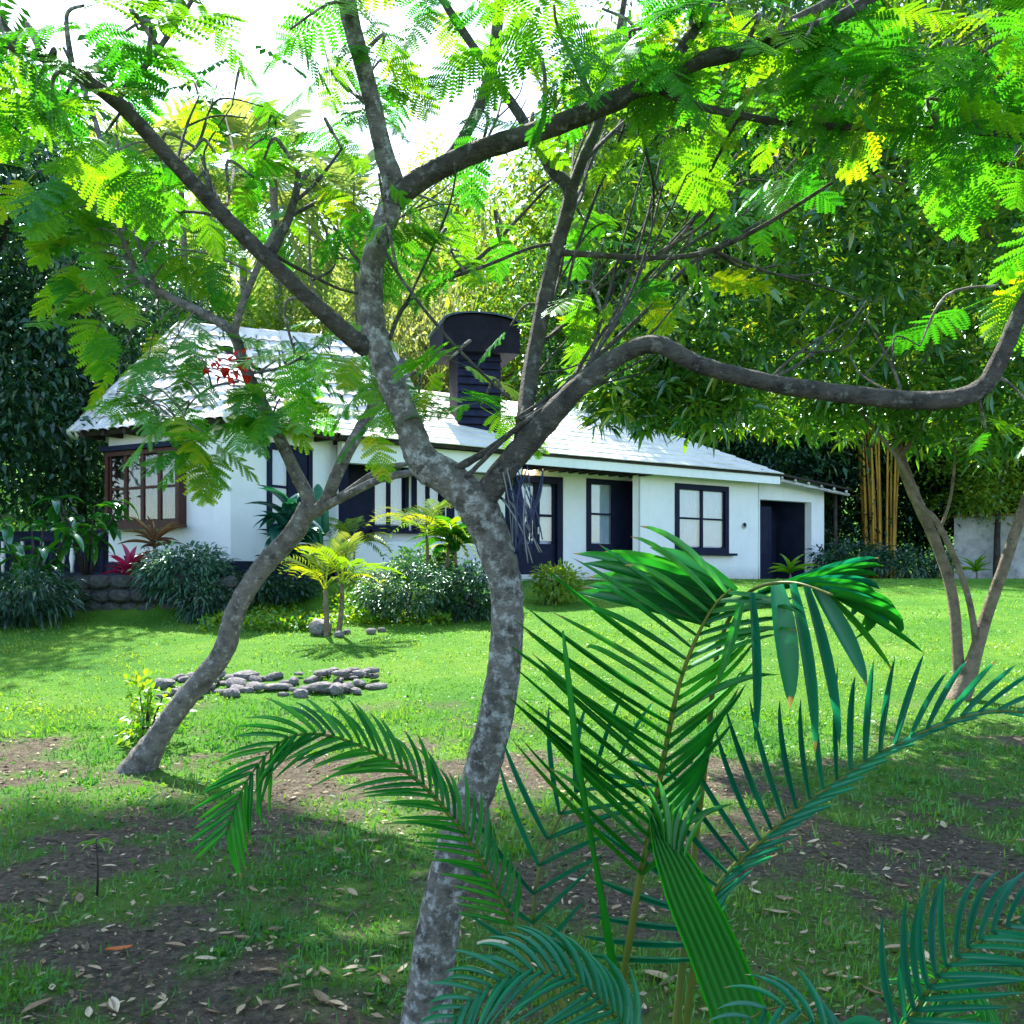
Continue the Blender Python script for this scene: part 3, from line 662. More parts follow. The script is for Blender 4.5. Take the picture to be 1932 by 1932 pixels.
rw0, rw1 = at(70, HOR, 14.9), at(440, HOR, 14.5)
rw = thing("retaining_wall", "dark mossy stone retaining wall below the bay window", "wall", ((rw0.x + rw1.x) / 2, rw0.y, .7))
MB().box(((rw1 - rw0).length / 2, .30, .95), ((rw1 - rw0).length, .40, 1.1), basis(Vector((rw0.x, rw0.y, 0)), Vector((rw1.x, rw1.y, 0)))).build("wall_core", M_['darkstone'], rw)
U_ = (rw1 - rw0).normalized(); Lw = (rw1 - rw0).length
for j in range(5):
    s = random.uniform(0, .15)
    while s < Lw:
        w = random.uniform(.20, .38); p = rw0 + U_ * (s + w / 2)
        mobj("stone", random.choice(DSTONES), None, rw, Matrix.Translation((p.x, p.y + random.uniform(.05, .13), .58 + j * .20 + random.uniform(-.02, .02))) @ Matrix.Rotation(random.uniform(-.2, .2), 4, 'Y') @ Matrix.Diagonal((w * 1.18, .34, .24, 1)))
        s += w
bal = thing("balustrade", "white balusters of a dark garden rail beside the left wing", "balustrade", at(90, HOR, 18.2) + Vector((0, 0, -.1)))
ba, bb = at(-40, HOR, 18.6), at(203, HOR, 18.0); d_ = (bb - ba)
for (zz, hh) in ((GZ + .78, .09), (GZ + .08, .09)): MB().box((d_.length / 2, 0, zz), (d_.length, .09, hh), basis(Vector((ba.x, ba.y, 0)), Vector((bb.x, bb.y, 0)))).build("rail", M_['plinth'], bal)
MB().box((d_.length / 2, .5, GZ + .3), (d_.length, .08, 1.3), basis(Vector((ba.x, ba.y, 0)), Vector((bb.x, bb.y, 0)))).build("backing_boards", M_['plinth'], bal)
for k in range(13):
    p = ba + d_ * ((k + .5) / 13); z = GZ + .12
    MB().tube([(p.x, p.y, z), (p.x, p.y, z + .12), (p.x, p.y, z + .28), (p.x, p.y, z + .46), (p.x, p.y, z + .62)], [.035, .03, .055, .03, .035], 7).build("baluster", M_['white'] if k in (4, 6, 8, 9, 1, 2) else M_['plinth'], bal)
gw = thing("boundary_wall", "pale lime-washed boundary wall with terracotta coping at the lawn's edge", "wall", at(1880, 1093, 27))
g0, g1 = at(1800, HOR, 28.5), at(2400, HOR, 23.5); g0.z = g1.z = 0; Lg = (g1 - g0).length
MB().box((Lg / 2, .12, GZ + .75), (Lg, .24, 2.1), basis(g0, g1)).build("wall_face", M_['wallgrey'], gw)
k = 0; Mg = basis(g0, g1)
while k * .42 < Lg: MB().box((k * .42 + .2, .12, GZ + 1.83 + .02 * math.sin(k * 1.3)), (.40, .34, .06), Mg @ Matrix.Rotation(0, 4, 'X')).build("coping_tile", M_['coping'], gw); k += 1

# ---------------------------------------------------------------- stones on the lawn
G = "stones of the low row on the lawn"
for i in range(58):
    row = i % 2; t = (i // 2 + random.uniform(-.3, .3)) / 28.0
    px = 305 + t * 405; p = ghit(px, 1312 - 8 * t + (-22 if row else 0) + random.uniform(-8, 8))
    s = random.uniform(.07, .19); lift = .04 if row == 0 else .05
    o = mobj("stone", random.choice(STONES), None, None, Matrix.Translation(p + Vector((0, 0, s * .18 + (.03 if random.random() < .25 else 0)))) @ Matrix.Rotation(random.uniform(0, 6.28), 4, 'Z') @ Matrix.Rotation(random.uniform(-.5, .5), 4, 'X') @ Matrix.Diagonal((s * random.uniform(1.0, 2.0), s * random.uniform(.8, 1.3), s * random.uniform(.45, .75), 1)))
    tag(o, "grey field stone in the low row laid on the lawn", "stone", G)
for i in range(9):
    px = 700 - i * 12; p = ghit(px, 1288 + (i % 3) * 3); o = mobj("stone", random.choice(STONES), None, None, Matrix.Translation(p + Vector((0, .03, .13))) @ Matrix.Rotation(i * 1.3, 4, 'Z') @ Matrix.Diagonal((.19, .12, .07, 1)))
    tag(o, "flat grey stone lying on top of the low stone row", "stone", "flat stones capping the row's end")
for (px, py, s) in ((605, 1196, .42), (640, 1202, .18), (655, 1196, .14), (700, 1196, .16), (720, 1192, .13)):
    p = ghit(px, py); o = mobj("garden_rock", random.choice(STONES), None, None, Matrix.Translation(p + Vector((0, 0, s * .2))) @ Matrix.Rotation(px, 4, 'Z') @ Matrix.Diagonal((s, s * .8, s * .62, 1)))
    if s > .4: tag(o, "large pale rock at the foot of the twin-stemmed golden palm", "rock")
    else: tag(o, "small pale rock beside the twin-stemmed golden palm", "rock", "small rocks round the golden palm")

# ---------------------------------------------------------------- near trees with feathery leaves
def branch_pts(rows, sub=5):
    S = spline(rows, sub); out = []; rad = []
    for px, py, d, w in S: out.append(at(px, py, d)); rad.append(max(.003, w / 2 / FPX * d))
    return out, rad

def flam_leaf(seed, npair=10, full=True):
    r = random.Random(seed); V = []; F = []; L = 1.0; R = []
    def P(t): return Vector((t * L, .03 * math.sin(t * 3 + seed), -.16 * t * t))
    def quad(a, b, c, d, k):
        i = len(V); V.extend([a, b, c, d]); F.append((i, i + 1, i + 2, i + 3)); R.extend([k] * 4)
    for i in range(12):                                             # rachis
        a, b = P(i / 12), P((i + 1) / 12); w = .006; quad(a + Vector((0, -w, 0)), b + Vector((0, -w * .8, 0)), b + Vector((0, w * .8, 0)), a + Vector((0, w, 0)), .9)
    for i in range(npair):
        t = .20 + .80 * (i + .4) / npair; base = P(t); plen = .30 * math.sin(math.pi * (.22 + .66 * (i + .5) / npair)) + .04; plen0 = plen
        for sg in (-1, 1):
            ang = math.radians(78 - 40 * (i / npair) + r.uniform(-9, 9)); d = Vector((math.cos(ang), sg * math.sin(ang), r.uniform(-.34, .06))).normalized(); plen = plen0 * r.uniform(.80, 1.08)
            s = Vector((-d.y, d.x, 0)).normalized(); k = r.uniform(.1, .9)
            if full:
                m = 8; w = .046
                for j in range(m):
                    u = (j + .5) / m; q = base + d * plen * u + Vector((0, 0, -.10 * u * u * plen)); ww = w * (.55 + .45 * math.sin(math.pi * min(1, u * .9 + .12))); lw = plen / m * .80
                    q0 = base + d * plen * (j / m) + Vector((0, 0, -.10 * (j / m) ** 2 * plen)); q1 = base + d * plen * ((j + 1) / m) + Vector((0, 0, -.10 * ((j + 1) / m) ** 2 * plen))
                    for sd in (-1, 1):
                        tip = q + s * sd * ww + d * ww * .30 + Vector((0, 0, -.008)); quad(q0, tip - d * lw * .30, tip + d * lw * .28 - s * sd * ww * .06, q1, k)
            else:
                mid = base + d * plen * .5 + Vector((0, 0, -.02 * plen)); tip = base + d * plen + Vector((0, 0, -.10 * plen)); w = .048
                quad(base, mid - s * w, tip, mid + s * w, k)
    return np.array(V), F, np.array(R)
FLAM = []
for s in range(4):
    V, F, R = flam_leaf(s + 1, 12 + s % 3); me = np_mesh("feathery_leaf", V, F, False, R); me.materials.append(M_['flam']); FLAM.append(me)
FLAM_LOW = [flam_leaf(s + 1, 10, False) for s in range(4)]

def orient(p, d, L, roll=0.0, upv=Vector((0, 0, 1))):
    x = Vector(d).normalized(); y = upv.cross(x)
    if y.length < .1: y = Vector((0, 1, 0)).cross(x)
    y.normalize(); z = x.cross(y)
    return Matrix.Translation(p) @ Matrix((x, y, z)).transposed().to_4x4() @ Matrix.Rotation(roll, 4, 'X') @ Matrix.Scale(L, 4)

def rosette_dirs(n, droop=.15, az0=None):
    a0 = random.uniform(0, 6.28) if az0 is None else az0
    return [Vector((math.cos(a0 + 6.283 * k / n + random.uniform(-.4, .4)), math.sin(a0 + 6.283 * k / n + random.uniform(-.4, .4)), random.uniform(-.95, .35) - droop)).normalized() for k in range(n)]

def feather_tree(root, limbs, tips, bark, leafL, extra, low_mat=None, seed=0, cap=300, wmul=1.0, lmul=.80, spread=1.0):
    """limbs: rows of (px,py,depth,width px); tips: (px,py,depth,n leaves,scale)"""
    samples = []
    for k, rows in enumerate(limbs):
        pts, rad = branch_pts(rows, 6); rad = [q * (wmul if k == 0 else wmul * lmul) for q in rad]; n = 16 if rad[0] > .04 else (9 if rad[0] > .012 else 6)
        MB().tube(pts, rad, n, True, .085).build("trunk" if k == 0 else "branch", (M_['bark_limb'] if k > 1 else bark) if bark == M_['bark_white'] else bark, root)
        if k: samples += [(p, r) for p, r in zip(pts, rad)]
    cnt = 0
    tips = [(px + sx * random.uniform(25, 75) * spread, py + random.uniform(-45, 45) * spread, d + random.uniform(-.15, .25), (n + 1) // 2, sc * random.uniform(.75, 1.12)) for (px, py, d, n, sc) in tips for sx in (-1, 1)]
    for (px, py, d, n, sc) in tips:
        tip = at(px, py, d); b, rb = min(samples, key=lambda s: (s[0] - tip).length + max(0, s[0].z - tip.z) * .3)
        mid = b.lerp(tip, .5) + Vector((random.uniform(-.06, .06), random.uniform(-.06, .06), .05 + .06 * (tip - b).length))
        S = spline([[*b, min(rb, .010)], [*mid, .006], [*tip, .004]], 5)
        if (tip - b).length > .05: MB().tube([v[:3] for v in S], [v[3] for v in S], 5).build("twig", bark, root)
        for dv in rosette_dirs(n):
            if cnt >= cap: break
            back = Vector((0, 0, 0)) if cnt % 3 else (b - tip) * .25
            mobj("leaf", random.choice(FLAM), None, root, orient(tip + back, dv, leafL * sc * random.uniform(.75, 1.15), random.uniform(-.5, .5))); cnt += 1
    if extra:                                                        # high crown beyond the frame, leaf by leaf too many
        Vs, Fs, Rs = [], [], []; off = 0; r = random.Random(seed)
        for (cx, cy, cz, sx, sy, sz, n) in extra:
            for _ in range(n):
                p = Vector((cx + r.uniform(-1, 1) * sx, cy + r.uniform(-1, 1) * sy, cz + r.uniform(-1, 1) * sz)); a = r.uniform(0, 6.28)
                Mx_ = np.array(orient(p, Vector((math.cos(a), math.sin(a), r.uniform(-.6, .3))), leafL * r.uniform(.8, 1.2), r.uniform(-.5, .5)))
                V, F, R = FLAM_LOW[r.randrange(4)]; V = V @ Mx_[:3, :3].T + Mx_[:3, 3]
                Vs.append(V); Fs.append(np.array(F) + off); off += len(V); Rs.append(np.clip(R * .4 + r.random() * .6, 0, 1))
        tag(mobj("crown", np_mesh("crown", np.concatenate(Vs), np.concatenate(Fs), False, np.concatenate(Rs)), low_mat or M_['flam'], root), kind="stuff")
    return cnt

T1 = thing("flamboyant_tree", "grey lichened trunk forking into sprawling limbs with feathery leaves, beside the young palm", "tree", ghit(800, 1960))
b1 = ghit(798, 1960); D1 = b1.y
limbs1 = [
 [(790, 2080, D1 - .12, 150), (800, 1960, D1, 122), (815, 1840, D1 + .02, 104), (832, 1720, D1 + .04, 96), (862, 1600, D1 + .06, 92), (905, 1470, D1 + .08, 84), (938, 1340, D1 + .08, 80), (955, 1220, D1 + .08, 76), (955, 1110, D1 + .08, 76), (930, 1020, D1 + .08, 84), (900, 955, D1 + .08, 92), (868, 915, D1 + .08, 78)],
 [(905, 960, D1 + .08, 80), (850, 905, D1 + .08, 92), (800, 872, D1 + .1, 84), (770, 800, D1 + .12, 70), (726, 690, D1 + .15, 66), (702, 600, D1 + .18, 60), (706, 480, D1 + .2, 58), (742, 365, D1 + .22, 58), (722, 280, D1 + .2, 46), (692, 150, D1 + .15, 43), (656, 10, D1 + .1, 44), (640, -180, D1, 34), (600, -400, D1 - .1, 20)],
 [(738, 385, D1 + .22, 58), (790, 340, D1 + .18, 56), (900, 286, D1 + .1, 52), (1050, 236, D1, 50), (1200, 172, D1 - .1, 50), (1300, 120, D1 - .15, 44), (1400, 96, D1 - .2, 38), (1530, 55, D1 - .25, 30), (1650, -8, D1 - .3, 30), (1800, -150, D1 - .3, 22)],
 [(1250, 155, D1 - .12, 30), (1290, 85, D1 - .1, 28), (1340, 10, D1 - .05, 26), (1390, -120, D1, 18)],
 [(1380, 100, D1 - .18, 22), (1450, 60, D1 - .05, 22), (1560, 5, D1 + .1, 20), (1650, -60, D1 + .2, 14)],
 [(1235, 160, D1 - .1, 24), (1300, 195, D1 - .12, 20), (1400, 218, D1 - .15, 18), (1500, 234, D1 - .15, 18), (1650, 242, D1 - .2, 18), (1800, 246, D1 - .25, 17), (1950, 260, D1 - .3, 15), (2080, 290, D1 - .3, 10)],
 [(835, 318, D1 + .15, 36), (880, 250, D1 + .2, 30), (922, 150, D1 + .25, 30), (942, 10, D1 + .3, 28), (950, -160, D1 + .3, 20)],
 [(905, 955, D1 + .08, 66), (950, 888, D1 + .05, 64), (1030, 795, D1, 60), (1100, 722, D1 - .03, 50), (1175, 668, D1 - .05, 46), (1240, 650, D1 - .08, 45), (1320, 688, D1 - .1, 44), (1450, 722, D1 - .12, 44), (1600, 744, D1 - .15, 46), (1760, 756, D1 - .2, 47), (1850, 733, D1 - .2, 46), (1892, 665, D1 - .22, 42), (1925, 590, D1 - .25, 38), (1990, 470, D1 - .3, 30)],
 [(985, 830, D1 + .02, 44), (1000, 710, D1 + .15, 42), (1024, 585, D1 + .25, 42), (1048, 475, D1 + .3, 36), (1076, 365, D1 + .35, 38), (1040, 318, D1 + .38, 30), (990, 232, D1 + .4, 27), (935, 150, D1 + .42, 22), (845, 15, D1 + .45, 20), (790, -90, D1 + .45, 12)],
 [(1074, 372, D1 + .35, 28), (1102, 295, D1 + .35, 27), (1132, 225, D1 + .38, 26), (1158, 110, D1 + .4, 20), (1180, -10, D1 + .4, 14)],
 [(1055, 476, D1 + .3, 18), (1140, 482, D1 + .3, 15), (1240, 486, D1 + .25, 14), (1330, 476, D1 + .2, 13), (1430, 432, D1 + .15, 12), (1570, 345, D1 + .1, 9)],
 [(690, 655, D1 + .16, 50), (660, 635, D1 + .1, 46), (600, 580, D1, 42), (520, 503, D1 - .1, 40), (430, 415, D1 - .2, 39), (320, 298, D1 - .3, 38), (215, 188, D1 - .4, 36), (100, 118, D1 - .45, 26), (0, 78, D1 - .5, 22), (-120, 20, D1 - .5, 14)],
 [(228, 178, D1 - .38, 20), (270, 130, D1 - .3, 17), (330, 50, D1 - .2, 14), (375, -20, D1 - .15, 9)],
 [(512, 478, D1 - .1, 26), (545, 410, D1 - .05, 22), (562, 345, D1, 17), (560, 318, D1, 10)],
 [(556, 380, D1, 12), (600, 340, D1 + .1, 10), (645, 280, D1 + .2, 7)],
 [(548, 408, D1, 10), (590, 385, D1 + .1, 10), (632, 368, D1 + .15, 7)],
 [(490, 465, D1 - .1, 9), (560, 505, D1 + .2, 9), (640, 545, D1 + .3, 7), (690, 555, D1 + .3, 5)],
 [(430, 415, D1 - .2, 9), (370, 400, D1, 8), (300, 405, D1 + .2, 7), (265, 425, D1 + .4, 5)],
 [(1010, 780, D1 + .02, 16), (1090, 705, D1 + .2, 13), (1200, 605, D1 + .4, 12), (1300, 500, D1 + .6, 11), (1400, 440, D1 + .8, 9), (1520, 365, D1 + 1, 6)],
 [(1070, 735, D1, 13), (1120, 650, D1 + .2, 11), (1230, 510, D1 + .5, 11), (1320, 400, D1 + .7, 9), (1390, 290, D1 + .9, 6)],
 [(1085, 720, D1, 12), (1180, 590, D1 + .3, 10), (1290, 470, D1 + .5, 9), (1420, 390, D1 + .8, 7), (1500, 300, D1 + .9, 5)],
 [(1070, 640, D1 + .3, 9), (1075, 520, D1 + .3, 8), (1120, 380, D1 + .2, 8), (1180, 230, D1 + .1, 6), (1195, 120, D1, 5)],
 [(735, 640, D1 + .2, 9), (765, 575, D1 + .2, 12), (830, 530, D1 + .2, 13), (900, 490, D1 + .25, 11), (980, 410, D1 + .3, 9), (1035, 350, D1 + .35, 7)],
 [(845, 525, D1 + .2, 10), (920, 500, D1 + .2, 9), (1000, 468, D1 + .28, 9), (1048, 460, D1 + .3, 9)],
 [(700, 430, D1 + .2, 9), (760, 530, D1 + .05, 9), (830, 620, D1, 8), (900, 695, D1, 8), (965, 755, D1, 7)],
 [(765, 575, D1 + .2, 7), (815, 470, D1 + .2, 7), (850, 380, D1 + .15, 6), (862, 310, D1 + .1, 5)],
 [(850, 890, D1 + .06, 22), (920, 850, D1 + .02, 18), (985, 800, D1, 14), (1040, 760, D1 - .02, 9)],
 [(880, 900, D1 + .04, 14), (930, 850, D1 - .02, 12), (975, 805, D1 - .04, 8)],
]
rt = random.Random(21)
for (px, py, dd, ax, ay, n) in ((1060, 430, .3, 60, -150, 3), (1100, 300, .35, 120, -120, 3), (1010, 660, .2, 170, -230, 3), (1100, 715, 0, 230, -300, 4), (1240, 480, .25, 120, -140, 3), (1340, 470, .2, 140, 60, 2), (1180, 170, -.1, 60, 170, 1), (1400, 220, -.15, -60, 190, 1), (1560, 240, -.15, 60, -160, 2), (1700, 243, -.2, 40, -180, 2), (740, 420, .2, 120, -60, 2), (705, 520, .2, -110, -90, 2), (600, 580, 0, -60, -110, 1), (420, 405, -.2, -20, -130, 3), (330, 310, -.3, 60, -120, 2), (700, 200, .15, -90, -70, 2), (900, 290, .1, 90, -160, 2), (1300, 125, -.1, 80, -100, 2), (980, 790, 0, 210, -160, 3), (1450, 720, -.1, 120, -130, 2), (1700, 750, -.15, -90, -120, 2)):
    for q in range(n):
        sx, sy = px + rt.uniform(-25, 25) * .3, py; ex, ey = sx + ax * rt.uniform(.6, 1.5) + rt.uniform(-50, 50), sy + ay * rt.uniform(.7, 1.6) + rt.uniform(-30, 30); dz = rt.uniform(.1, .8); w = rt.uniform(7, 11)
        mx_, my_ = (sx + ex) / 2 + rt.uniform(-25, 25), (sy + ey) / 2 + rt.uniform(-10, 35)
        limbs1.append([(sx, sy, D1 + dd, w), (mx_, my_, D1 + dd + dz * .5, w * .8), (ex, ey, D1 + dd + dz, w * .4)])
        limbs1.append([(mx_, my_, D1 + dd + dz * .5, w * .6), ((mx_ + ex) / 2 + rt.uniform(10, 50), (my_ + ey) / 2 + rt.uniform(-40, 40), D1 + dd + dz * .6, w * .5), (ex + rt.uniform(20, 110), ey + rt.uniform(-50, 70), D1 + dd + dz * .7, w * .3)])
up_tips = [(px + random.uniform(-25, 25), py + random.uniform(-25, 25), D1 + dd, n, s) for (px, py, dd, n, s) in [
 (640, 320, -.2, 4, .8), (700, 210, .3, 4, .9), (820, 410, .15, 5, .8), (770, 470, .3, 4, .8), (800, 680, .15, 6, .85), (850, 740, .2, 5, .8), (700, 770, .3, 4, .7), (620, 640, .3, 5, .7), (1010, 640, .5, 3, .6),
 (1040, 110, -.1, 6, 1), (1110, 40, -.2, 6, 1), (1220, 60, -.3, 6, 1), (960, 215, .2, 4, .8), (1320, 210, 0, 5, .9), (1430, 40, -.3, 6, 1), (1500, 160, -.2, 6, 1), (1600, 120, -.3, 6, 1), (1700, 60, -.4, 6, 1), (1720, 180, -.2, 6, 1), (1820, 100, -.3, 6, 1), (1890, 180, -.3, 6, 1), (1900, 30, -.4, 6, 1), (1570, 20, -.3, 6, 1), (1330, 20, -.1, 6, 1),
 (1440, 320, .3, 5, .9), (1390, 390, .6, 5, .8), (1250, 420, .4, 4, .8), (1180, 470, .3, 4, .8), (1120, 560, .3, 4, .7), (1060, 400, .3, 3, .7), (1180, 120, 0, 5, .9), (1110, 190, .1, 4, .8), (1280, 560, .5, 4, .7),
 (40, 40, -.5, 5, 1), (110, 190, -.4, 4, .9), (180, 40, -.5, 5, 1), (60, 240, -.3, 5, .9), (300, 20, -.2, 3, .8), (260, 260, -.2, 4, .8), (400, 210, 0, 4, .8), (470, 290, 0, 4, .8), (560, 220, .2, 4, .8), (600, 60, .2, 4, .9), (680, 130, .2, 3, .9), (870, 60, .4, 3, .8), (740, -20, .3, 5, 1), (420, 330, 0, 3, .7), (900, 420, .3, 4, .8),
 (1960, 330, -.2, 5, 1), (1940, 520, -.2, 5, .9), (1880, 800, -.1, 3, .6)]]
n1_ = feather_tree(T1, limbs1, up_tips, M_['bark_white'], .31, [(-.7, 2.6, 4.9, 1.5, 1.0, .4, 150), (1.4, 2.8, 5.0, 1.8, 1.2, .5, 320)], None, 5, wmul=.82, lmul=.92)

bs2 = ghit(266, 1452); D2 = bs2.y
T2_ = thing("leaning_flamboyant_tree", "leaning grey trunk with dark base and red blossom, growing before the bay window", "tree", bs2)
limbs2 = [
 [(240, 1500, D2, 150), (266, 1445, D2, 98), (300, 1388, D2, 66), (350, 1318, D2, 62), (418, 1235, D2, 60), (446, 1150, D2, 57), (492, 1075, D2, 57), (555, 1005, D2, 58), (582, 955, D2, 56)],
 [(572, 985, D2, 52), (582, 945, D2, 44), (552, 880, D2, 38), (503, 775, D2, 34), (462, 695, D2, 32), (440, 630, D2, 30), (385, 592, D2, 27), (300, 550, D2 + .1, 24), (248, 500, D2 + .2, 22), (226, 400, D2 + .3, 24), (205, 320, D2 + .4, 20), (170, 200, D2 + .5, 13), (120, 90, D2 + .5, 8)],
 [(441, 640, D2, 24), (452, 588, D2 - .1, 23), (486, 505, D2 - .2, 20), (520, 430, D2 - .2, 14)],
 [(578, 975, D2, 40), (612, 950, D2 - .1, 40), (640, 885, D2 - .2, 38), (682, 805, D2 - .25, 36), (722, 745, D2 - .2, 32), (760, 680, D2, 20)],
 [(585, 968, D2, 34), (640, 942, D2 - .2, 26), (715, 905, D2 - .3, 24), (790, 890, D2 - .2, 20), (870, 880, D2, 12)],
 [(600, 955, D2, 22), (650, 930, D2 - .1, 18), (720, 885, D2, 16), (800, 872, D2 + .2, 12)],
 [(260, 510, D2 + .2, 11), (235, 460, D2, 11), (180, 350, D2 - .3, 10), (120, 240, D2 - .5, 9), (60, 130, D2 - .6, 7)],
 [(300, 555, D2 + .1, 9), (255, 440, D2 - .1, 9), (225, 300, D2 - .2, 8), (220, 230, D2 - .3, 6)],
 [(470, 705, D2, 9), (540, 690, D2 - .1, 8), (600, 650, D2 - .1, 7), (660, 600, D2 - .1, 5)],
 [(485, 520, D2 - .2, 8), (400, 480, D2 - .2, 7), (330, 470, D2 - .3, 5)],
 [(450, 720, D2, 8), (400, 730, D2 - .2, 7), (360, 760, D2 - .3, 6), (340, 800, D2 - .3, 5)],
]
tips2 = [(px + random.uniform(-18, 18), py + random.uniform(-18, 18), D2 + dd, n, s) for (px, py, dd, n, s) in [
 (140, 300, .1, 5, 1), (130, 400, .2, 6, 1), (170, 460, .1, 6, 1), (120, 500, .2, 6, 1), (190, 560, .1, 5, 1), (150, 620, .1, 4, .9), (300, 350, .3, 5, 1), (270, 420, .2, 5, 1), (350, 480, .1, 5, .9), (385, 500, 0, 4, .9), (360, 560, .1, 4, .9), (480, 660, 0, 4, .8), (545, 735, -.1, 6, .9), (320, 770, -.2, 5, .9), (370, 820, -.3, 7, 1.0), (440, 800, -.2, 5, .8), (500, 690, 0, 4, .8), (590, 650, -.1, 5, .8), (290, 750, 0, 5, .9), (470, 740, 0, 4, .8), (90, 330, .2, 5, 1), (240, 280, .2, 4, 1), (200, 220, .2, 4, 1), (330, 270, .3, 4, .9), (400, 420, .2, 3, .9), (655, 590, 0, 4, .8), (310, 640, 0, 4, .8), (520, 400, 0, 3, .8), (330, 700, -.2, 4, .8), (400, 640, -.1, 4, .8), (560, 770, -.2, 4, .8), (610, 715, -.1, 4, .8), (270, 690, 0, 4, .8), (240, 770, -.1, 3, .8)]]
n2_ = feather_tree(T2_, limbs2, tips2, M_['bark_grey'], .52, [(-3.6, D2 + .3, 5.7, 1.6, 1.2, .5, 45)], None, 6, wmul=.66, lmul=.95, spread=.5)
# red blossom: petals in a loose head
bl = at(448, 742, D2 - .15); bl = at(445, 700, D2 - .15)
pet = leaves_mesh("petal", np.zeros((1, 3)), np.array([[1., 0, .2]]), 1, .55, np.array([.5]), .3); pet.materials.append(M_['red'])
for k in range(44):
    d = Vector((random.gauss(0, 1), random.gauss(0, 1), random.gauss(0, .7))).normalized(); mobj("petal", pet, None, T2_, orient(bl + d * random.uniform(0, .09) + Vector((random.uniform(-.10, .10), -.1, random.uniform(-.04, .04))), d, random.uniform(.06, .10)))
# leafy sprout at the leaning trunk's foot
def shrub(name, label, cat, base, w, h, n, L, Wd, mat, droop=.3, stems=5, group=None, dep=None, seed=0, bark='bark_dark', clump=18, low=.12):
    """rounded shrub: stems plus leaves gathered in clumps"""
    root = thing(name, label, cat, base, group); r = np.random.default_rng(seed + 100); dep = dep or w * .8
    rr = random.Random(seed)
    for k in range(stems):
        a = rr.uniform(0, 6.28); q = rr.uniform(.2, .75)
        MB().tube([base + Vector((math.cos(a) * .04 * w, math.sin(a) * .04 * w, -.03)), base + Vector((math.cos(a) * w * .2 * q, math.sin(a) * dep * .2 * q, h * .45)), base + Vector((math.cos(a) * w * .42 * q, math.sin(a) * dep * .42 * q, h * .82))], [.012 + .008 * h, .010, .004], 5).build("stem", M_[bark], root)
    m = max(6, n // clump); u = nrm(r.normal(size=(m, 3))); rad = .45 + .55 * r.random(m) ** .5
    c = u * rad[:, None] * np.array([w / 2, dep / 2, h * (1 - low) / 2]) + np.array([base.x, base.y, base.z + h * (low + (1 - low) / 2)])
    ctr = np.repeat(c, clump, 0); off = r.normal(size=ctr.shape) * L * .55; P = ctr + off
    D = nrm(off) * .9 + nrm(ctr - np.array([base.x, base.y, base.z + h * .4])) * .8 + r.normal(size=ctr.shape) * .3
    P[:, 2] = np.maximum(P[:, 2], base.z + .02)
    tone = np.repeat(r.random(m), clump) * .55 + r.random(len(P)) * .45
    tag(mobj("foliage", leaves_mesh("foliage", P, D, L * r.uniform(.7, 1.25, len(P)), Wd * r.uniform(.7, 1.2, len(P)), tone, droop, seed, simple=(L < .07)), M_[mat], root), kind="stuff")
    return root
shrub("sprout", "yellow-green leafy sprouts at the foot of the leaning trunk", "shrub", ghit(262, 1410) + Vector((0, .15, 0)), .55, .52, 260, .09, .045, 'bright', .2, 5, seed=3)

# right-hand tree: three slender stems, big dark crown
bs3 = ghit(1812, 1318); D3 = bs3.y
T3_ = thing("slender_stemmed_tree", "three slender tan stems rising from one foot under a broad dark narrow-leaved crown", "tree", bs3)
limbs3 = [
 [(1800, 1335, D3, 74), (1815, 1305, D3, 62), (1838, 1240, D3, 42), (1862, 1160, D3, 36), (1892, 1075, D3 - .1, 33), (1934, 950, D3 - .2, 30), (1985, 800, D3 - .3, 27), (2010, 600, D3 - .4, 22), (1980, 350, D3 - .4, 16), (1930, 150, D3 - .3, 9)],
 [(1812, 1320, D3 + .05, 40), (1806, 1220, D3 + .1, 33), (1796, 1120, D3 + .2, 31), (1768, 1030, D3 + .3, 31), (1715, 910, D3 + .4, 33), (1690, 820, D3 + .5, 26), (1665, 640, D3 + .6, 20), (1600, 450, D3 + .7, 14), (1560, 250, D3 + .8, 8)],
 [(1842, 1250, D3, 22), (1836, 1170, D3, 19), (1812, 1080, D3 + .1, 18), (1768, 985, D3 + .1, 18), (1728, 945, D3 + .2, 15), (1690, 860, D3 + .2, 12), (1500, 640, D3 + .2, 9), (1350, 520, D3 + .1, 6)],
 [(1700, 860, D3 + .4, 16), (1760, 760, D3 + .4, 13), (1790, 600, D3 + .4, 11), (1700, 520, D3 + .3, 8), (1620, 560, D3 + .2, 5)],
 [(1668, 640, D3 + .6, 14), (1560, 560, D3 + .5, 11), (1400, 500, D3 + .4, 9), (1250, 480, D3 + .2, 6)],
 [(2005, 620, D3 - .4, 15), (1900, 480, D3 - .3, 12), (1780, 380, D3 - .2, 9), (1650, 330, D3 - .1, 6)],
 [(1770, 1010, D3 + .3, 10), (1795, 930, D3 + .2, 9), (1800, 820, D3 + .1, 7), (1770, 740, D3 + .1, 5)],
]
for k, rows in enumerate(limbs3):
    pts, rad = branch_pts(rows, 6); rad = [q * .64 for q in rad]; MB().tube(pts, rad, 10 if rad[0] > .05 else 7, True, .05).build("trunk" if k == 0 else "branch", M_['bark_tan'], T3_)
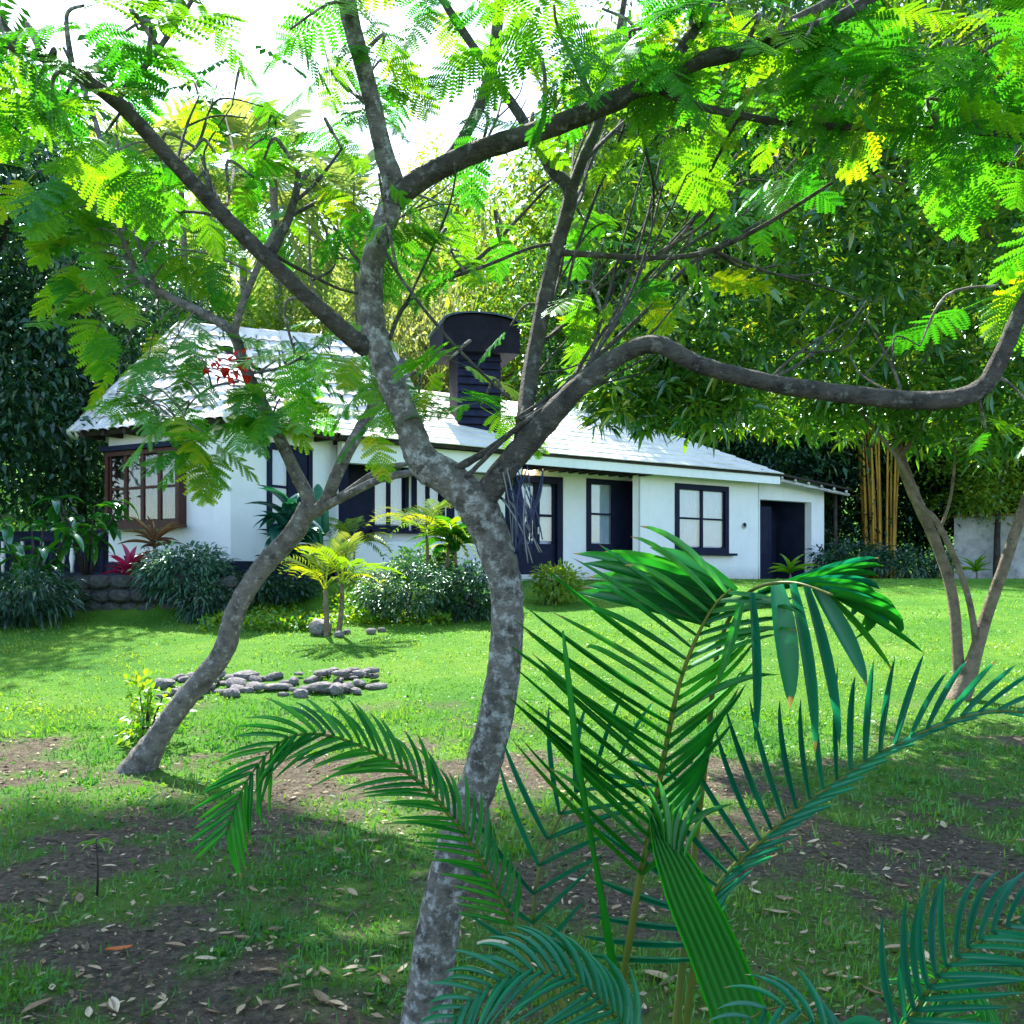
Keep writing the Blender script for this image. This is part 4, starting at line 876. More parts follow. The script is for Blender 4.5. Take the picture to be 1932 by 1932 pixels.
def rosettes(centers, per, L, Wd, seed, droop=.35, spread=.04, flat=.5):
    r = np.random.default_rng(seed); m = len(centers); c = np.repeat(centers, per, 0)
    D = r.normal(size=c.shape) * np.array([1, 1, flat]) + np.array([0, 0, -.15]); D = nrm(D)
    tone = np.clip(np.repeat(r.random(m), per) * .7 + r.random(len(c)) * .3, 0, 1)
    return c + D * spread, D, L * r.uniform(.65, 1.2, len(c)), Wd * r.uniform(.7, 1.2, len(c)), tone
def crown_from_blobs(blobs, seed):
    """blobs in photo terms: (px,py,depth,half width px,half height px,depth half, n)"""
    r = np.random.default_rng(seed); out = []
    for (px, py, d, hw, hh, hd, n) in blobs:
        c = at(px, py, d); u = nrm(r.normal(size=(n, 3))) * (r.random(n) ** .45)[:, None]
        out.append(u * np.array([hw / FPX * d, hd, hh / FPX * d]) + np.array(c))
    return np.concatenate(out)
cen = crown_from_blobs([(1700, 520, D3, 330, 260, 1.6, 480), (1450, 560, D3, 300, 230, 1.4, 360), (1250, 680, D3 - .3, 190, 110, .9, 230), (1180, 760, D3 - .6, 100, 55, .4, 70), (1330, 770, D3 - .4, 120, 60, .5, 90), (1850, 750, D3, 200, 120, 1.2, 300), (1560, 760, D3 + .6, 240, 70, 1, 240), (1600, 220, D3 + .4, 380, 220, 1.6, 380), (1250, 340, D3 + .5, 220, 200, 1.3, 180), (1900, 300, D3, 200, 250, 1.5, 240), (1700, -100, D3, 420, 200, 1.8, 420), (2150, 450, D3, 250, 450, 1.6, 420)], 4)
tag(mobj("crown", leaves_mesh("crown", *rosettes(cen, 9, .17, .042, 9), seed=2), M_['mango'], T3_), kind="stuff")

# ---------------------------------------------------------------- young areca palms in the foreground
def leaflet_mesh(droop, name="leaflet"):
    n = 7; V = []; F = []
    for i in range(n + 1):
        t = i / n; w = .5 * (math.sin(math.pi * min(1, t * .82 + .16)) ** .8) * (1 if t < 1 else .02); z = -droop * t * t
        x = t * (1 - .25 * droop * t * t)
        V += [(x, -w, z + .18 * w), (x, 0, z), (x, w, z + .18 * w)]
    for i in range(n): F += [(3 * i, 3 * i + 1, 3 * i + 4, 3 * i + 3), (3 * i + 1, 3 * i + 2, 3 * i + 5, 3 * i + 4)]
    me = np_mesh(name, V, F, True, np.linspace(.2, .8, len(V))); a = me.attributes.new('along', 'FLOAT', 'POINT'); a.data.foreach_set('value', np.repeat(np.arange(n + 1) / n, 3).astype(np.float32)); return me
LFL = {}
for mat in ('palm', 'palm_teal', 'yellow_palm', 'coco'):
    LFL[mat] = []
    for dr in (.10, .28, .55):
        me = leaflet_mesh(dr); me.materials.append(M_[mat]); LFL[mat].append(me)

def frond(root, rows, leaf, mat, start=.25, n=28, sideA=(60, .40), sideB=(60, .40), wid=.032, face=Vector((0, -1, .25)), droop=1, taper=True, cup=.25, name="frond", petmat=None, split=True, lmin=.45, jit=5, fan=(1.12, .35), lend=1.0):
    """pinnate frond: rachis through photo points, leaflets left and right of it.
    sideX = (angle from the rachis in degrees, length m)"""
    pts, rad = branch_pts(rows, 8); rad = [q * .68 for q in rad]; m = len(pts)
    fr = MB().tube(pts, rad, 7).build(name, petmat or M_['petiole'], root)
    cum = [0]
    for i in range(1, m): cum.append(cum[-1] + (pts[i] - pts[i - 1]).length)
    joined = [[], [], []]; off = 0
    for k in range(n):
        t = start + (1 - start) * (k + .5) / n; s = t * cum[-1]; i = next(j for j in range(m) if cum[j] >= s) if s < cum[-1] else m - 1
        i = max(1, i); p = pts[i - 1].lerp(pts[i], (s - cum[i - 1]) / max(1e-6, cum[i] - cum[i - 1])); T = (pts[min(i + 1, m - 1)] - pts[max(i - 2, 0)]).normalized()
        nrm_ = (face - T * face.dot(T)).normalized(); S = T.cross(nrm_).normalized(); u = (k + .5) / n
        env = lmin + (1 - lmin) * math.sin(math.pi * min(1, .12 + .80 * u)) if taper else 1
        for sg, (ang, ln) in ((1, sideA), (-1, sideB)):
            if ln <= 0: continue
            a = math.radians(ang * (fan[0] - fan[1] * u) + random.uniform(-jit, jit)); d = (T * math.cos(a) + S * sg * math.sin(a) + nrm_ * (cup + random.uniform(-.08, .08))).normalized()
            L = ln * env * (1 - (1 - lend) * u) * random.uniform(.9, 1.08); w = wid * random.uniform(.8, 1.15) * (.7 + .3 * env)
            x = d; y = nrm_.cross(x).normalized(); z = x.cross(y)
            # the leaf's upper side looks towards the sky
            if z.z < -.2: y, z = -y, -z
            Mm = Matrix.Translation(p) @ Matrix((x, y, z)).transposed().to_4x4() @ Matrix.Diagonal((L, w, L, 1))
            me = LFL[mat][min(2, max(0, droop + random.choice((-1, 0, 0, 1))))]
            if split: mobj("leaflet", me, None, fr, Mm)
            else:
                V = np.array([v.co[:] for v in me.vertices]); Mn = np.array(Mm); V = V @ Mn[:3, :3].T + Mn[:3, 3]
                joined[0].append(V); joined[1].append(np.array([f.vertices[:] for f in me.polygons]) + off); joined[2].append(np.linspace(.2, .8, len(V))); off += len(V)
    if not split: tag(mobj("leaflets", np_mesh("leaflets", np.concatenate(joined[0]), np.concatenate(joined[1]), True, np.concatenate(joined[2])), M_[mat], fr), kind="stuff")
    return fr

PD = 2.25
pb = Vector((.33, PD, float(gz(.33, PD))))
palm = thing("young_areca_palm", "young green palm with long arching fronds in front of the lichened trunk", "palm", pb)
frond(palm, [(1230, 2310, PD, 26), (1172, 1960, PD, 22), (1196, 1720, PD - .03, 20), (1228, 1560, PD - .05, 18), (1252, 1430, PD - .06, 16), (1282, 1290, PD - .08, 13), (1318, 1195, PD - .10, 10), (1350, 1140, PD - .12, 7), (1378, 1112, PD - .14, 4)], 0, 'palm', .54, 24, (36, .33), (58, .50), .0145, Vector((.15, -1, .15)), 1, True, .08, lmin=.74, jit=4, fan=(.9, -.5), lend=.72)
frond(palm, [(1250, 2310, PD, 24), (1310, 1820, PD - .02, 20), (1345, 1690, PD - .04, 18), (1410, 1610, PD - .05, 16), (1545, 1498, PD - .1, 13), (1700, 1400, PD - .15, 11), (1850, 1345, PD - .2, 8), (1960, 1352, PD - .25, 6), (2040, 1400, PD - .3, 4)], 0, 'palm_teal', .36, 30, (26, .15), (96, .40), .0135, Vector((-.1, -.8, .5)), 0, True, .06, jit=3, fan=(1.10, 1.0), lend=.35, lmin=.6)
frond(palm, [(1220, 2310, PD, 22), (1060, 1960, PD + .02, 17), (985, 1790, PD + .05, 15), (940, 1690, PD + .06, 14), (880, 1580, PD + .06, 13), (790, 1475, PD + .05, 11), (690, 1412, PD + .03, 9), (600, 1385, PD, 8), (530, 1400, PD - .05, 6), (465, 1475, PD - .1, 5), (425, 1575, PD - .12, 3)], 0, 'palm', .42, 46, (40, .155), (44, .175), .0115, Vector((.35, -.75, .6)), 1, True, .15, lmin=.7)
frond(palm, [(1235, 2310, PD, 20), (1090, 1960, PD + .1, 15), (1010, 1760, PD + .15, 12), (1030, 1600, PD + .2, 9), (1100, 1480, PD + .22, 7), (1190, 1420, PD + .22, 4)], 0, 'palm_teal', .50, 9, (55, .26), (45, .30), .014, Vector((-.3, -.9, .3)), 1)
# thin unopened spear
MB().tube([at(1240, 2310, PD), at(1145, 1750, PD - .1), at(1092, 1450, PD - .15), at(1068, 1240, PD - .2), at(1062, 1190, PD - .2)], [.010, .010, .009, .006, .002], 7).build("spear_leaf", M_['palm_fresh'], palm)
# arching frond of long leaflets to the upper left and right of the main one
def leaflet_px(fr, a, b, w, mat, dr=0):
    A_, B_ = at(*a), at(*b); x = (B_ - A_); L = x.length; x.normalize(); y = Vector((0, -1, .35)).cross(x).normalized(); z = x.cross(y)
    if dr and z.z < 0: y, z = -y, -z
    mobj("leaflet", LFL[mat][dr], None, fr, Matrix.Translation(A_) @ Matrix((x, y, z)).transposed().to_4x4() @ Matrix.Diagonal((L, w / FPX * a[2], L, 1)))
tf = MB().tube(*branch_pts([(1240, 2310, PD, 22), (1300, 1700, PD + .10, 14), (1335, 1400, PD + .10, 11), (1352, 1240, PD + .05, 9), (1385, 1150, PD - .02, 8), (1430, 1108, PD - .12, 7), (1500, 1100, PD - .20, 6), (1570, 1122, PD - .28, 4)], 8), 7).build("frond", M_['petiole'], palm)
for (a, b, c, e, w, m) in ((1398, 1135, 1352, 1300, 18, 'palm'), (1415, 1118, 1432, 1420, 18, 'palm_teal'), (1462, 1104, 1500, 1345, 44, 'palm_teal'), (1490, 1102, 1552, 1440, 24, 'palm_teal'), (1515, 1106, 1600, 1425, 22, 'palm_teal'), (1535, 1110, 1650, 1300, 34, 'palm_teal'), (1552, 1116, 1700, 1270, 9, 'palm'), (1562, 1122, 1765, 1235, 8, 'palm')):
    leaflet_px(tf, (a, b, PD - .2), (c, e, PD - .22), w, m, 0)
for k in range(15):
    t = k / 14; a = (1385 + 185 * t, 1148 - 45 * math.sin(t * 2.6), PD - .05 - .2 * t); leaflet_px(tf, a, (a[0] + 330 - 120 * t + random.uniform(-20, 20), 1000 + 190 * t + random.uniform(-10, 10), PD + .05 - .1 * t), random.uniform(9, 15), 'palm' if k % 3 else 'palm_teal', 2 if k % 2 else 1)
for k in range(11):
    t = k / 10; a = (1385 - 45 * t, 1120 + 60 * t, PD - .06); leaflet_px(tf, a, (1060 + 40 * random.random() + 150 * (1 - t) * (k % 3 == 0), 1000 + 85 * t + random.uniform(-14, 14), PD - .02 + .1 * (k % 2)), random.uniform(26, 40), 'palm', 1)
# young blade still folded: pleated ribbon
def ribbon():
    rows = spline([(1228, 1535, 1.95, 5), (1240, 1566, 1.95, 26), (1264, 1612, 1.94, 58), (1300, 1690, 1.93, 82), (1345, 1790, 1.92, 92), (1385, 1890, 1.90, 98), (1420, 1990, 1.88, 104), (1440, 2120, 1.9, 70), (1400, 2300, 2.1, 34)], 6)
    V = []; F = []; n = 15
    for px, py, d, w in rows:
        for k in range(n):
            u = k / (n - 1) * 2 - 1; p = at(px + u * w * .5 * .95, py - u * w * .22, d + (.022 if k % 2 else -.014) + .03 * u); V.append(p)
    m = len(rows)
    for i in range(m - 1):
        for k in range(n - 1): F.append((i * n + k, i * n + k + 1, (i + 1) * n + k + 1, (i + 1) * n + k))
    me = np_mesh("folded_blade", [tuple(v) for v in V], F, False, np.tile(np.array([(.15 if k % 2 else .9) for k in range(n)]), m))
    mobj("folded_blade", me, M_['palm_fresh'], palm)
    for k in range(7): 
        a = at(1240 + k * 9, 1580 + k * 6, 1.94); mobj("leaflet", LFL['palm'][0], None, palm, orient(a, at(1205 + k * 22, 1490 + random.uniform(-20, 20), 1.95) - a, .10 + .02 * (k % 3)) @ Matrix.Diagonal((1, .10, 1, 1)))
ribbon()
# low fronds that lean out of the bottom of the view
frond(palm, [(1225, 2310, PD - .1, 20), (1200, 2000, 1.95, 14), (1120, 1880, 1.9, 11), (1010, 1835, 1.88, 8), (900, 1880, 1.86, 6), (830, 1960, 1.85, 3)], 0, 'palm_teal', .40, 30, (52, .17), (52, .18), .011, Vector((.1, -.5, 1)), 2, split=False)
p2 = Vector((1.05, 1.85, float(gz(1.05, 1.85))))
palm2 = thing("small_areca_palm", "low blue-green palm fronds arching over the leaf litter beside the larger young palm", "palm", p2)
frond(palm2, [(1990, 2480, 1.85, 20), (1700, 2050, 1.7, 13), (1740, 1890, 1.66, 11), (1830, 1790, 1.64, 9), (1940, 1740, 1.62, 7), (2060, 1740, 1.6, 4)], 0, 'palm_teal', .38, 30, (48, .17), (48, .19), .0125, Vector((-.2, -.6, .9)), 2)
frond(palm2, [(1980, 2480, 1.85, 18), (1660, 2100, 1.62, 12), (1560, 1960, 1.6, 9), (1480, 1900, 1.58, 7), (1400, 1930, 1.56, 4)], 0, 'palm_teal', .35, 22, (50, .13), (50, .14), .010, Vector((.1, -.5, 1)), 2)
frond(palm2, [(2000, 2480, 1.9, 18), (1900, 2100, 1.8, 11), (1860, 1950, 1.76, 9), (1800, 1880, 1.74, 6), (1720, 1880, 1.72, 4)], 0, 'palm', .40, 22, (50, .13), (50, .14), .010, Vector((.1, -.5, 1)), 2)

# ---------------------------------------------------------------- pale strands hanging at the fork
ep = thing("air_plant", "dark strappy air plant with pale hanging strands on the lichened trunk", "air plant", at(985, 1040, D1 + .02))
for k in range(16):
    a = at(955 + random.uniform(-10, 45), 890 + random.uniform(-20, 60), D1 - .02 + random.uniform(-.03, .08)); b = at(965 + k * 4 + random.uniform(-8, 8), 1040 + random.uniform(-25, 25), D1 + random.uniform(-.06, .04))
    mid = a.lerp(b, .5) + Vector((random.uniform(-.02, .03), -.02, 0)); S = spline([[*a, 1], [*mid, 1], [*b, 1]], 5)
    MB().tube([v[:3] for v in S], [.0022] * len(S), 5).build("strand", M_['strand'] if k % 3 == 0 else M_['darkstrand'], ep)
for k in range(6):
    a = at(985 + random.uniform(-20, 20), 1045, D1); b = at(925 + k * 20, 890 + random.uniform(-20, 60), D1 + .1); S = spline([[*a, .004], [*(a.lerp(b, .55) + Vector((.02, -.02, .02))), .007], [*b, .002]], 5)
    MB().tube([v[:3] for v in S], [v[3] for v in S], 5).build("strap_leaf", M_['darkstrand'], ep)

# ---------------------------------------------------------------- garden plants by the house
def blade(name, mat, w=.16, droop=.45):
    me = leaflet_mesh(droop, name); V = np.empty(len(me.vertices) * 3, np.float32); me.vertices.foreach_get("co", V); V = V.reshape(-1, 3); V[:, 1] *= w; me.vertices.foreach_set("co", V.ravel()); me.materials.append(M_[mat]); return me
BL = {'pink': blade("strap_leaf", 'pink', .16, .35), 'bronze': blade("strap_leaf", 'bronze', .09, .30), 'philo': blade("broad_leaf", 'philo', .42, .45), 'banana': blade("broad_leaf", 'banana', .38, .55), 'bright': blade("strap_leaf", 'bright', .14, .45)}
def blade_plant(name, label, cat, base, n, L, mat, elev=(15, 80), stem=0.0, group=None, spin=0, part="leaf", bark='bark_tan'):
    root = thing(name, label, cat, base, group)
    if stem: MB().tube([base + Vector((0, 0, -.04)), base + Vector((.02, 0, stem * .5)), base + Vector((0, .01, stem))], [.03, .024, .02], 7).build("stem", M_[bark], root)
    for k in range(n):
        a = k * 2.4 + spin; e = math.radians(random.uniform(*elev)); d = Vector((math.cos(a) * math.cos(e), math.sin(a) * math.cos(e), math.sin(e)))
        mobj(part, BL[mat], None, root, orient(base + Vector((0, 0, stem * random.uniform(.75 if n < 50 else .2, 1) if stem else .02)), d, L * random.uniform(.75, 1.15)))
    return root
def gnd(px, d, py=None):
    x = (px - CX) / FPX * d; return Vector((x, d, float(gz(x, d))))
blade_plant("bromeliad", "pink-leaved rosette plant at the foot of the bay window", "plant", gnd(245, 15.0), 26, .50, 'pink', (15, 80), .40)
blade_plant("cordyline", "bronze spiky rosette plant below the bay window", "plant", gnd(290, 15.5), 28, .55, 'bronze', (10, 75), .72)
shrub("silver_shrub", "silver-green bushy shrub above the dark retaining wall", "shrub", gnd(352, 14.75), 1.35, .85, 2600, .13, .035, 'silver', .45, 8, seed=11)
shrub("low_shrub", "dark trailing shrub hanging over the stone retaining wall", "shrub", gnd(385, 14.25), .9, .55, 900, .10, .03, 'wood_blue', .5, 5, seed=12)
blade_plant("philodendron", "dark blue-green broad-leaved plant below the left wing's shuttered window", "plant", gnd(545, 15.3), 64, .66, 'philo', (-15, 75), 1.25, None, .3)
cb_ = gnd(600, 16.2); cact = thing("column_cactus", "green ribbed column cactus against the left wing's wall", "cactus", cb_)
for (dx, z0, z1, r) in ((.0, 0, 1.68, .085), (-.16, .75, 1.45, .07), (.13, .8, 1.30, .06)):
    pts = [cb_ + Vector((dx * .3, 0, z0)), cb_ + Vector((dx, 0, z0 + .12)), cb_ + Vector((dx, 0, (z0 + z1) / 2)), cb_ + Vector((dx, 0, z1 - .08)), cb_ + Vector((dx, 0, z1))]
    MB().tube(pts, [r * .8, r, r * 1.05, r * .9, r * .3], 12, True, .12).build("column", M_['cactus'], cact)

def mini_frond(mat, seed, pairs=13):
    r = random.Random(seed); V = []; F = []; R = []
    def P(t): return Vector((t * (1 - .18 * t * t), 0, .10 * t - .52 * t * t * t))
    for i in range(8):
        a, b = P(i / 8), P((i + 1) / 8); w = .012 * (1 - i / 10); k = len(V); V += [a + Vector((0, -w, 0)), b + Vector((0, -w, 0)), b + Vector((0, w, 0)), a + Vector((0, w, 0))]; F.append((k, k + 1, k + 2, k + 3)); R += [.9] * 4
    for i in range(pairs):
        t = .22 + .78 * (i + .5) / pairs; b = P(t); ln = .34 * math.sin(math.pi * (.2 + .68 * (i / pairs)))
        for sg in (-1, 1):
            d = Vector((.62, sg * .78, .1 + r.uniform(-.1, .1))).normalized(); s = Vector((-d.y, d.x, 0)) * .021; e = b + d * ln + Vector((0, 0, -.35 * ln)); m = b + d * ln * .5 + Vector((0, 0, -.05 * ln)); k = len(V)
            V += [b, m - s, e, m + s]; F.append((k, k + 1, k + 2, k + 3)); R += [r.random()] * 4
    me = np_mesh("frond", [tuple(v) for v in V], F, False, R); me.materials.append(M_[mat]); return me
MF = {m: [mini_frond(m, s) for s in range(3)] for m in ('yellow_palm', 'coco', 'palm')}
def small_palm(name, label, base, stems, h, n, L, mat, group=None, bark='bark_tan', elev=(-5, 75), r=.035, cat="palm"):
    root = thing(name, label, cat, base, group)
    for (dx, dy, hh) in stems:
        b = base + Vector((dx, dy, 0)); top = b + Vector((dx * .6, dy * .4, h * hh)); pts = [b + Vector((0, 0, -.05)), b.lerp(top, .5) + Vector((dx * .1 + .02 * h, 0, 0)), top]
        S = spline([[*pts[0], r * 1.25], [*pts[1], r], [*pts[2], r * .8]], 6); MB().tube([v[:3] for v in S], [v[3] for v in S], 8).build("trunk", M_[bark], root)
        for k in range(n):
            a = k * 2.4 + dx * 9; e = math.radians(elev[0] + (elev[1] - elev[0]) * ((k * .618) % 1)); d = Vector((math.cos(a) * math.cos(e), math.sin(a) * math.cos(e), math.sin(e)))
            mobj("frond", random.choice(MF[mat]), None, root, orient(top, d, L * random.uniform(.85, 1.15), random.uniform(-.4, .4)))
    return root
small_palm("golden_palm", "twin-stemmed golden palm on the sunny bank before the porch", ghit(622, 1200), [(-.04, 0, 1), (.10, .04, 1.15)], .62, 9, .78, 'yellow_palm', elev=(25, 85))
small_palm("potted_golden_palm", "slender golden palm rising behind the twin-stemmed one before the low porch wall", gnd(650, 16.6), [(-.12, 0, 1), (.10, .05, 1.06)], .70, 7, .72, 'yellow_palm', r=.02, elev=(0, 70))
small_palm("feathery_palm", "yellow-green feathery palm above the dark hedge", gnd(805, 15.6), [(0, 0, 1), (.22, .1, .8)], .80, 12, .92, 'yellow_palm', r=.03)
blade_plant("ginger_plant", "upright bright green broad-leaved plant beside the lichened trunk's fork, above the hedge", "plant", gnd(858, 15.6), 22, .72, 'banana', (20, 80), .75)
shrub("clipped_hedge", "dark variegated hedge bush with pale leaf edges before the porch", "shrub", ghit(755, 1182) + Vector((0, .5, 0)), 1.35, .95, 3600, .085, .032, 'hedge', .3, 8, seed=21, low=.02)
shrub("clipped_hedge", "darker rounded hedge bush tucked against the lichened trunk", "shrub", ghit(868, 1180) + Vector((.1, .55, 0)), 1.15, .90, 2800, .085, .032, 'wood_blue', .3, 8, seed=22, low=.02)
shrub("croton_bush", "speckled yellow-green bush behind the young palm's frond tips", "shrub", gnd(1050, 16.2), .9, .6, 1100, .11, .04, 'wood_b', .3, 6, seed=23)
shrub("porch_shrub", "leafy green shrub below the porch window, behind the hedge", "shrub", gnd(800, 16.2), 1.0, .5, 1000, .12, .045, 'wood_a', .3, 6, seed=24)
shrub("bank_shrub", "dark low shrub on the bank behind the leaning trunk", "shrub", gnd(515, 14.9), 1.2, .5, 1400, .10, .04, 'wood_blue', .3, 5, seed=25)
blade_plant("yellow_bromeliad", "yellow-green strap-leaved plant before the annex doorway", "plant", gnd(1490, 22.0), 18, .62, 'bright', (25, 75), .15)
blade_plant("strap_plant", "bright strap-leaved plant at the far edge of the lawn by the slender stems", "plant", gnd(1842, 24.5), 16, .55, 'bright', (20, 80), .2)
for (px, d, w, h, mt, lab) in ((1600, 25.5, 2.2, .9, 'wood_blue', "dark low bush at the lawn's edge beyond the annex"), (1720, 26.5, 2.4, .8, 'hedge', "grey-green low bush before the bamboo clump")):
    shrub("edge_bush", lab, "shrub", gnd(px, d), w, h, 1500, .16, .055, mt, .3, 5, seed=px)
# ground cover on the sunny bank
def cover():
    n = 5200; px = RNG.uniform(462, 900, n); py = 1200 - RNG.random(n) * 62; P = []
    x = RNG.uniform(-4.4, -.9, n); y = RNG.uniform(13.3, 14.9, n); k = (vnoise(x * 2, y * 2) > .33) & ~((x > -2.45) & (y < 13.8) & (vnoise(x * 3, y) < .7)); x, y = x[k], y[k]
    z = gz(x, y) + RNG.random(len(x)) * .16; D = RNG.normal(size=(len(x), 3)) + np.array([0, 0, .6])
    me = leaves_mesh("ground_cover", np.stack([x, y, z], -1), D, .075, .045, None, .1, 3, simple=True); tag(mobj("ground_cover", me, M_['bright']), "bright low ground cover on the bank before the house", "ground cover", None, "stuff")
cover()
# large-leaved plants at the left edge
for (px, d, h, n, lab) in ((70, 14.6, 1.55, 40, "broad glossy-leaved bush beside the dark balustrade"), (165, 15.4, 1.5, 30, "drooping broad-leaved bush close to the bay window's left end")):
    b = gnd(px, d); root = thing("broad_leaved_bush", lab, "shrub", b)
    for q in range(6):
        a = q * 1.05; tp = b + Vector((math.cos(a) * .55, math.sin(a) * .45, h * (.7 + .3 * random.random()))); MB().tube([b + Vector((0, 0, -.05)), b.lerp(tp, .5) + Vector((0, 0, .12)), tp], [.03, .022, .01], 6).build("stem", M_['bark_dark'], root)
        for k in range(n // 6 + 3):
            t = random.uniform(.45, 1.0); e = math.radians(random.uniform(-35, 45)); aa = random.uniform(0, 6.28); mobj("leaf", BL['banana'], None, root, orient(b.lerp(tp, t) + Vector((0, 0, .1 * (1 - t))), Vector((math.cos(aa) * math.cos(e), math.sin(aa) * math.cos(e), math.sin(e))), random.uniform(.28, .46)))
shrub("fern_bush", "dark ferny bush at the lawn's shady left edge", "shrub", gnd(40, 14.0), 1.6, .8, 1800, .16, .04, 'wood_blue', .5, 5, seed=41)
# dry leaves, crumbs on the soil
def litter():
    n = 30000; y = 1.7 + 7.2 * RNG.random(n) ** .8; x = RNG.uniform(-1, 1, n) * y * .62; k = RNG.random(n) < (1.1 - .8 * grassy(x, y)) * sm(9.0, 7.2, y) * 1.0
    x, y = x[k], y[k]; D = RNG.normal(size=(len(x), 3)) * np.array([1, 1, .18]); L = RNG.uniform(.010, .05, len(x)) * RNG.uniform(.35, 1.2, len(x)) ** 1.6
    me = leaves_mesh("leaf_litter", np.stack([x, y, gz(x, y) + .012], -1), D, L, L * .38, RNG.random(len(x)), 0, 7, simple=True)
    tag(mobj("leaf_litter", me, M_['litter']), "small brown leaf crumbs scattered over the soil", "leaf litter", None, "stuff")
litter()
def dry_leaf(seed):
    r = random.Random(seed); V = []; F = []; n = 5
    for i in range(n + 1):
        t = i / n; w = .16 * math.sin(math.pi * (.06 + .9 * t)); z = .05 * math.sin(t * 3.1 + seed) ; V += [(t - .5, -w, z + .05), (t - .5, 0, z), (t - .5, w, z + .03 + .06 * (seed % 2))]
    for i in range(n): F += [(3 * i, 3 * i + 1, 3 * i + 4, 3 * i + 3), (3 * i + 1, 3 * i + 2, 3 * i + 5, 3 * i + 4)]
    me = np_mesh("fallen_leaf", V, F, True, np.full(len(V), .5)); me.materials.append(M_['straw']); return me
DL = [dry_leaf(s) for s in range(4)]
big = [(70, 1908), (215, 1905), (230, 1945), (560, 1965), (440, 1975), (665, 1690), (610, 1892), (400, 1915), (790, 1958), (930, 1790), (1465, 1725), (1560, 1748), (1690, 1795), (1740, 1810), (1720, 1843), (1650, 1880), (1660, 1760), (1910, 1745), (1880, 1740), (1600, 1850), (1240, 1850), (1260, 1860), (1280, 1915), (1200, 1960), (1330, 1700), (1290, 1800), (150, 1700), (120, 1460), (330, 1790), (520, 1760), (1120, 1620), (1180, 1560), (1060, 1500), (1700, 1540), (1780, 1560), (1480, 1700), (1855, 1655), (1590, 1640), (700, 1590), (640, 1610)]
for i, (px, py) in enumerate(big + [(random.uniform(0, 1932), 1500 + 420 * random.random() ** .8) for _ in range(190)]):
    p = ghit(px, py); s = (.105 if i < len(big) else .065) * random.uniform(.6, 1.4)
    o = mobj("fallen_leaf", DL[i % 4], None, None, Matrix.Translation(p + Vector((0, 0, .012))) @ Matrix.Rotation(random.uniform(0, 6.28), 4, 'Z') @ Matrix.Rotation(random.uniform(-.15, .15), 4, 'X') @ Matrix.Scale(s, 4))
    if i < len(big): tag(o, "large pale dry leaf fallen on the soil", "leaf", "large dry leaves on the soil")
    else: tag(o, "small brown dry leaf fallen on the soil", "leaf", "small dry leaves on the soil")
tw = MB().tube([(-.5, 0, .01), (-.2, .04, .02), (.15, -.02, .015), (.5, .05, .012)], [.012, .011, .009, .004], 6); tw.tube([(.05, 0, .015), (.2, .12, .03), (.3, .2, .02)], [.007, .005, .002], 5); TW = tw.mesh("fallen_twig"); TW.materials.append(M_['bark_tan'])
for i in range(26):
    p = ghit(random.uniform(0, 1932), 1480 + 450 * random.random()); tag(mobj("fallen_twig", TW, None, None, Matrix.Translation(p + Vector((0, 0, .008))) @ Matrix.Rotation(random.uniform(0, 6.28), 4, 'Z') @ Matrix.Diagonal((random.uniform(.12, .34),) * 2 + (.25, 1))), "thin bare twig fallen on the soil", "twig", "fallen twigs on the soil")
ol = dry_leaf(9); ol.materials.clear(); ol.materials.append(M_['orange'])
p = ghit(225, 1800); tag(mobj("orange_leaf", ol, None, None, Matrix.Translation(p + Vector((0, 0, .02))) @ Matrix.Rotation(.5, 4, 'Z') @ Matrix.Scale(.10, 4)), "bright orange leaf lying on the mossy soil", "leaf")
sp = ghit(183, 1690); sd = thing("seedling", "thin bare-stemmed seedling standing in the near soil", "seedling", sp)
MB().tube([sp + Vector((0, 0, -.02)), sp + Vector((.005, 0, .12)), sp + Vector((-.005, 0, .26))], [.006, .005, .003], 6).build("stem", M_['bark_dark'], sd)
for k in range(6): mobj("leaf", BL['bright'], None, sd, orient(sp + Vector((-.004, 0, .24)), Vector((math.cos(k * 1.1), math.sin(k * 1.1), .35)), .10))

# ---------------------------------------------------------------- woodland behind
def crown_mesh(name, mat, seed, rx, rz, n_cl, per, L, Wd):
    r = np.random.default_rng(seed); u = nrm(r.normal(size=(n_cl, 3))); rad = .35 + .65 * r.random(n_cl) ** .5
    lump = 1 + .25 * np.sin(u[:, 0] * 5 + seed) * np.cos(u[:, 1] * 4 + seed * 2) + .15 * np.sin(u[:, 2] * 7)
    c = u * (rad * lump)[:, None] * np.array([rx, rx, rz]); c = np.repeat(c, per, 0); off = r.normal(size=c.shape) * np.array([.42, .42, .26]) * (rx / 3.0)
    D = nrm(off) + r.normal(size=c.shape) * .5 + np.array([0, 0, -.2]); tone = np.clip(np.repeat(r.random(n_cl), per) * .6 + r.random(len(c)) * .4, 0, 1)
    me = leaves_mesh(name, c + off, D, L * r.uniform(.6, 1.3, len(c)), Wd * r.uniform(.7, 1.2, len(c)), tone, .3, seed, simple=True); me.materials.append(M_[mat]); return me
CR = {'a': [crown_mesh("crown", 'wood_a', s, 3.0, 5.8, 460, 38, .26, .11) for s in (1, 2)], 'b': [crown_mesh("crown", 'wood_b', s, 3.0, 5.8, 440, 38, .25, .11) for s in (3, 4)], 'dry': [crown_mesh("crown", 'wood_dry', 5, 3.0, 2.6, 220, 30, .26, .10)], 'blue': [crown_mesh("crown", 'wood_blue', s, 3.0, 5.8, 560, 42, .21, .10) for s in (6, 7)]}
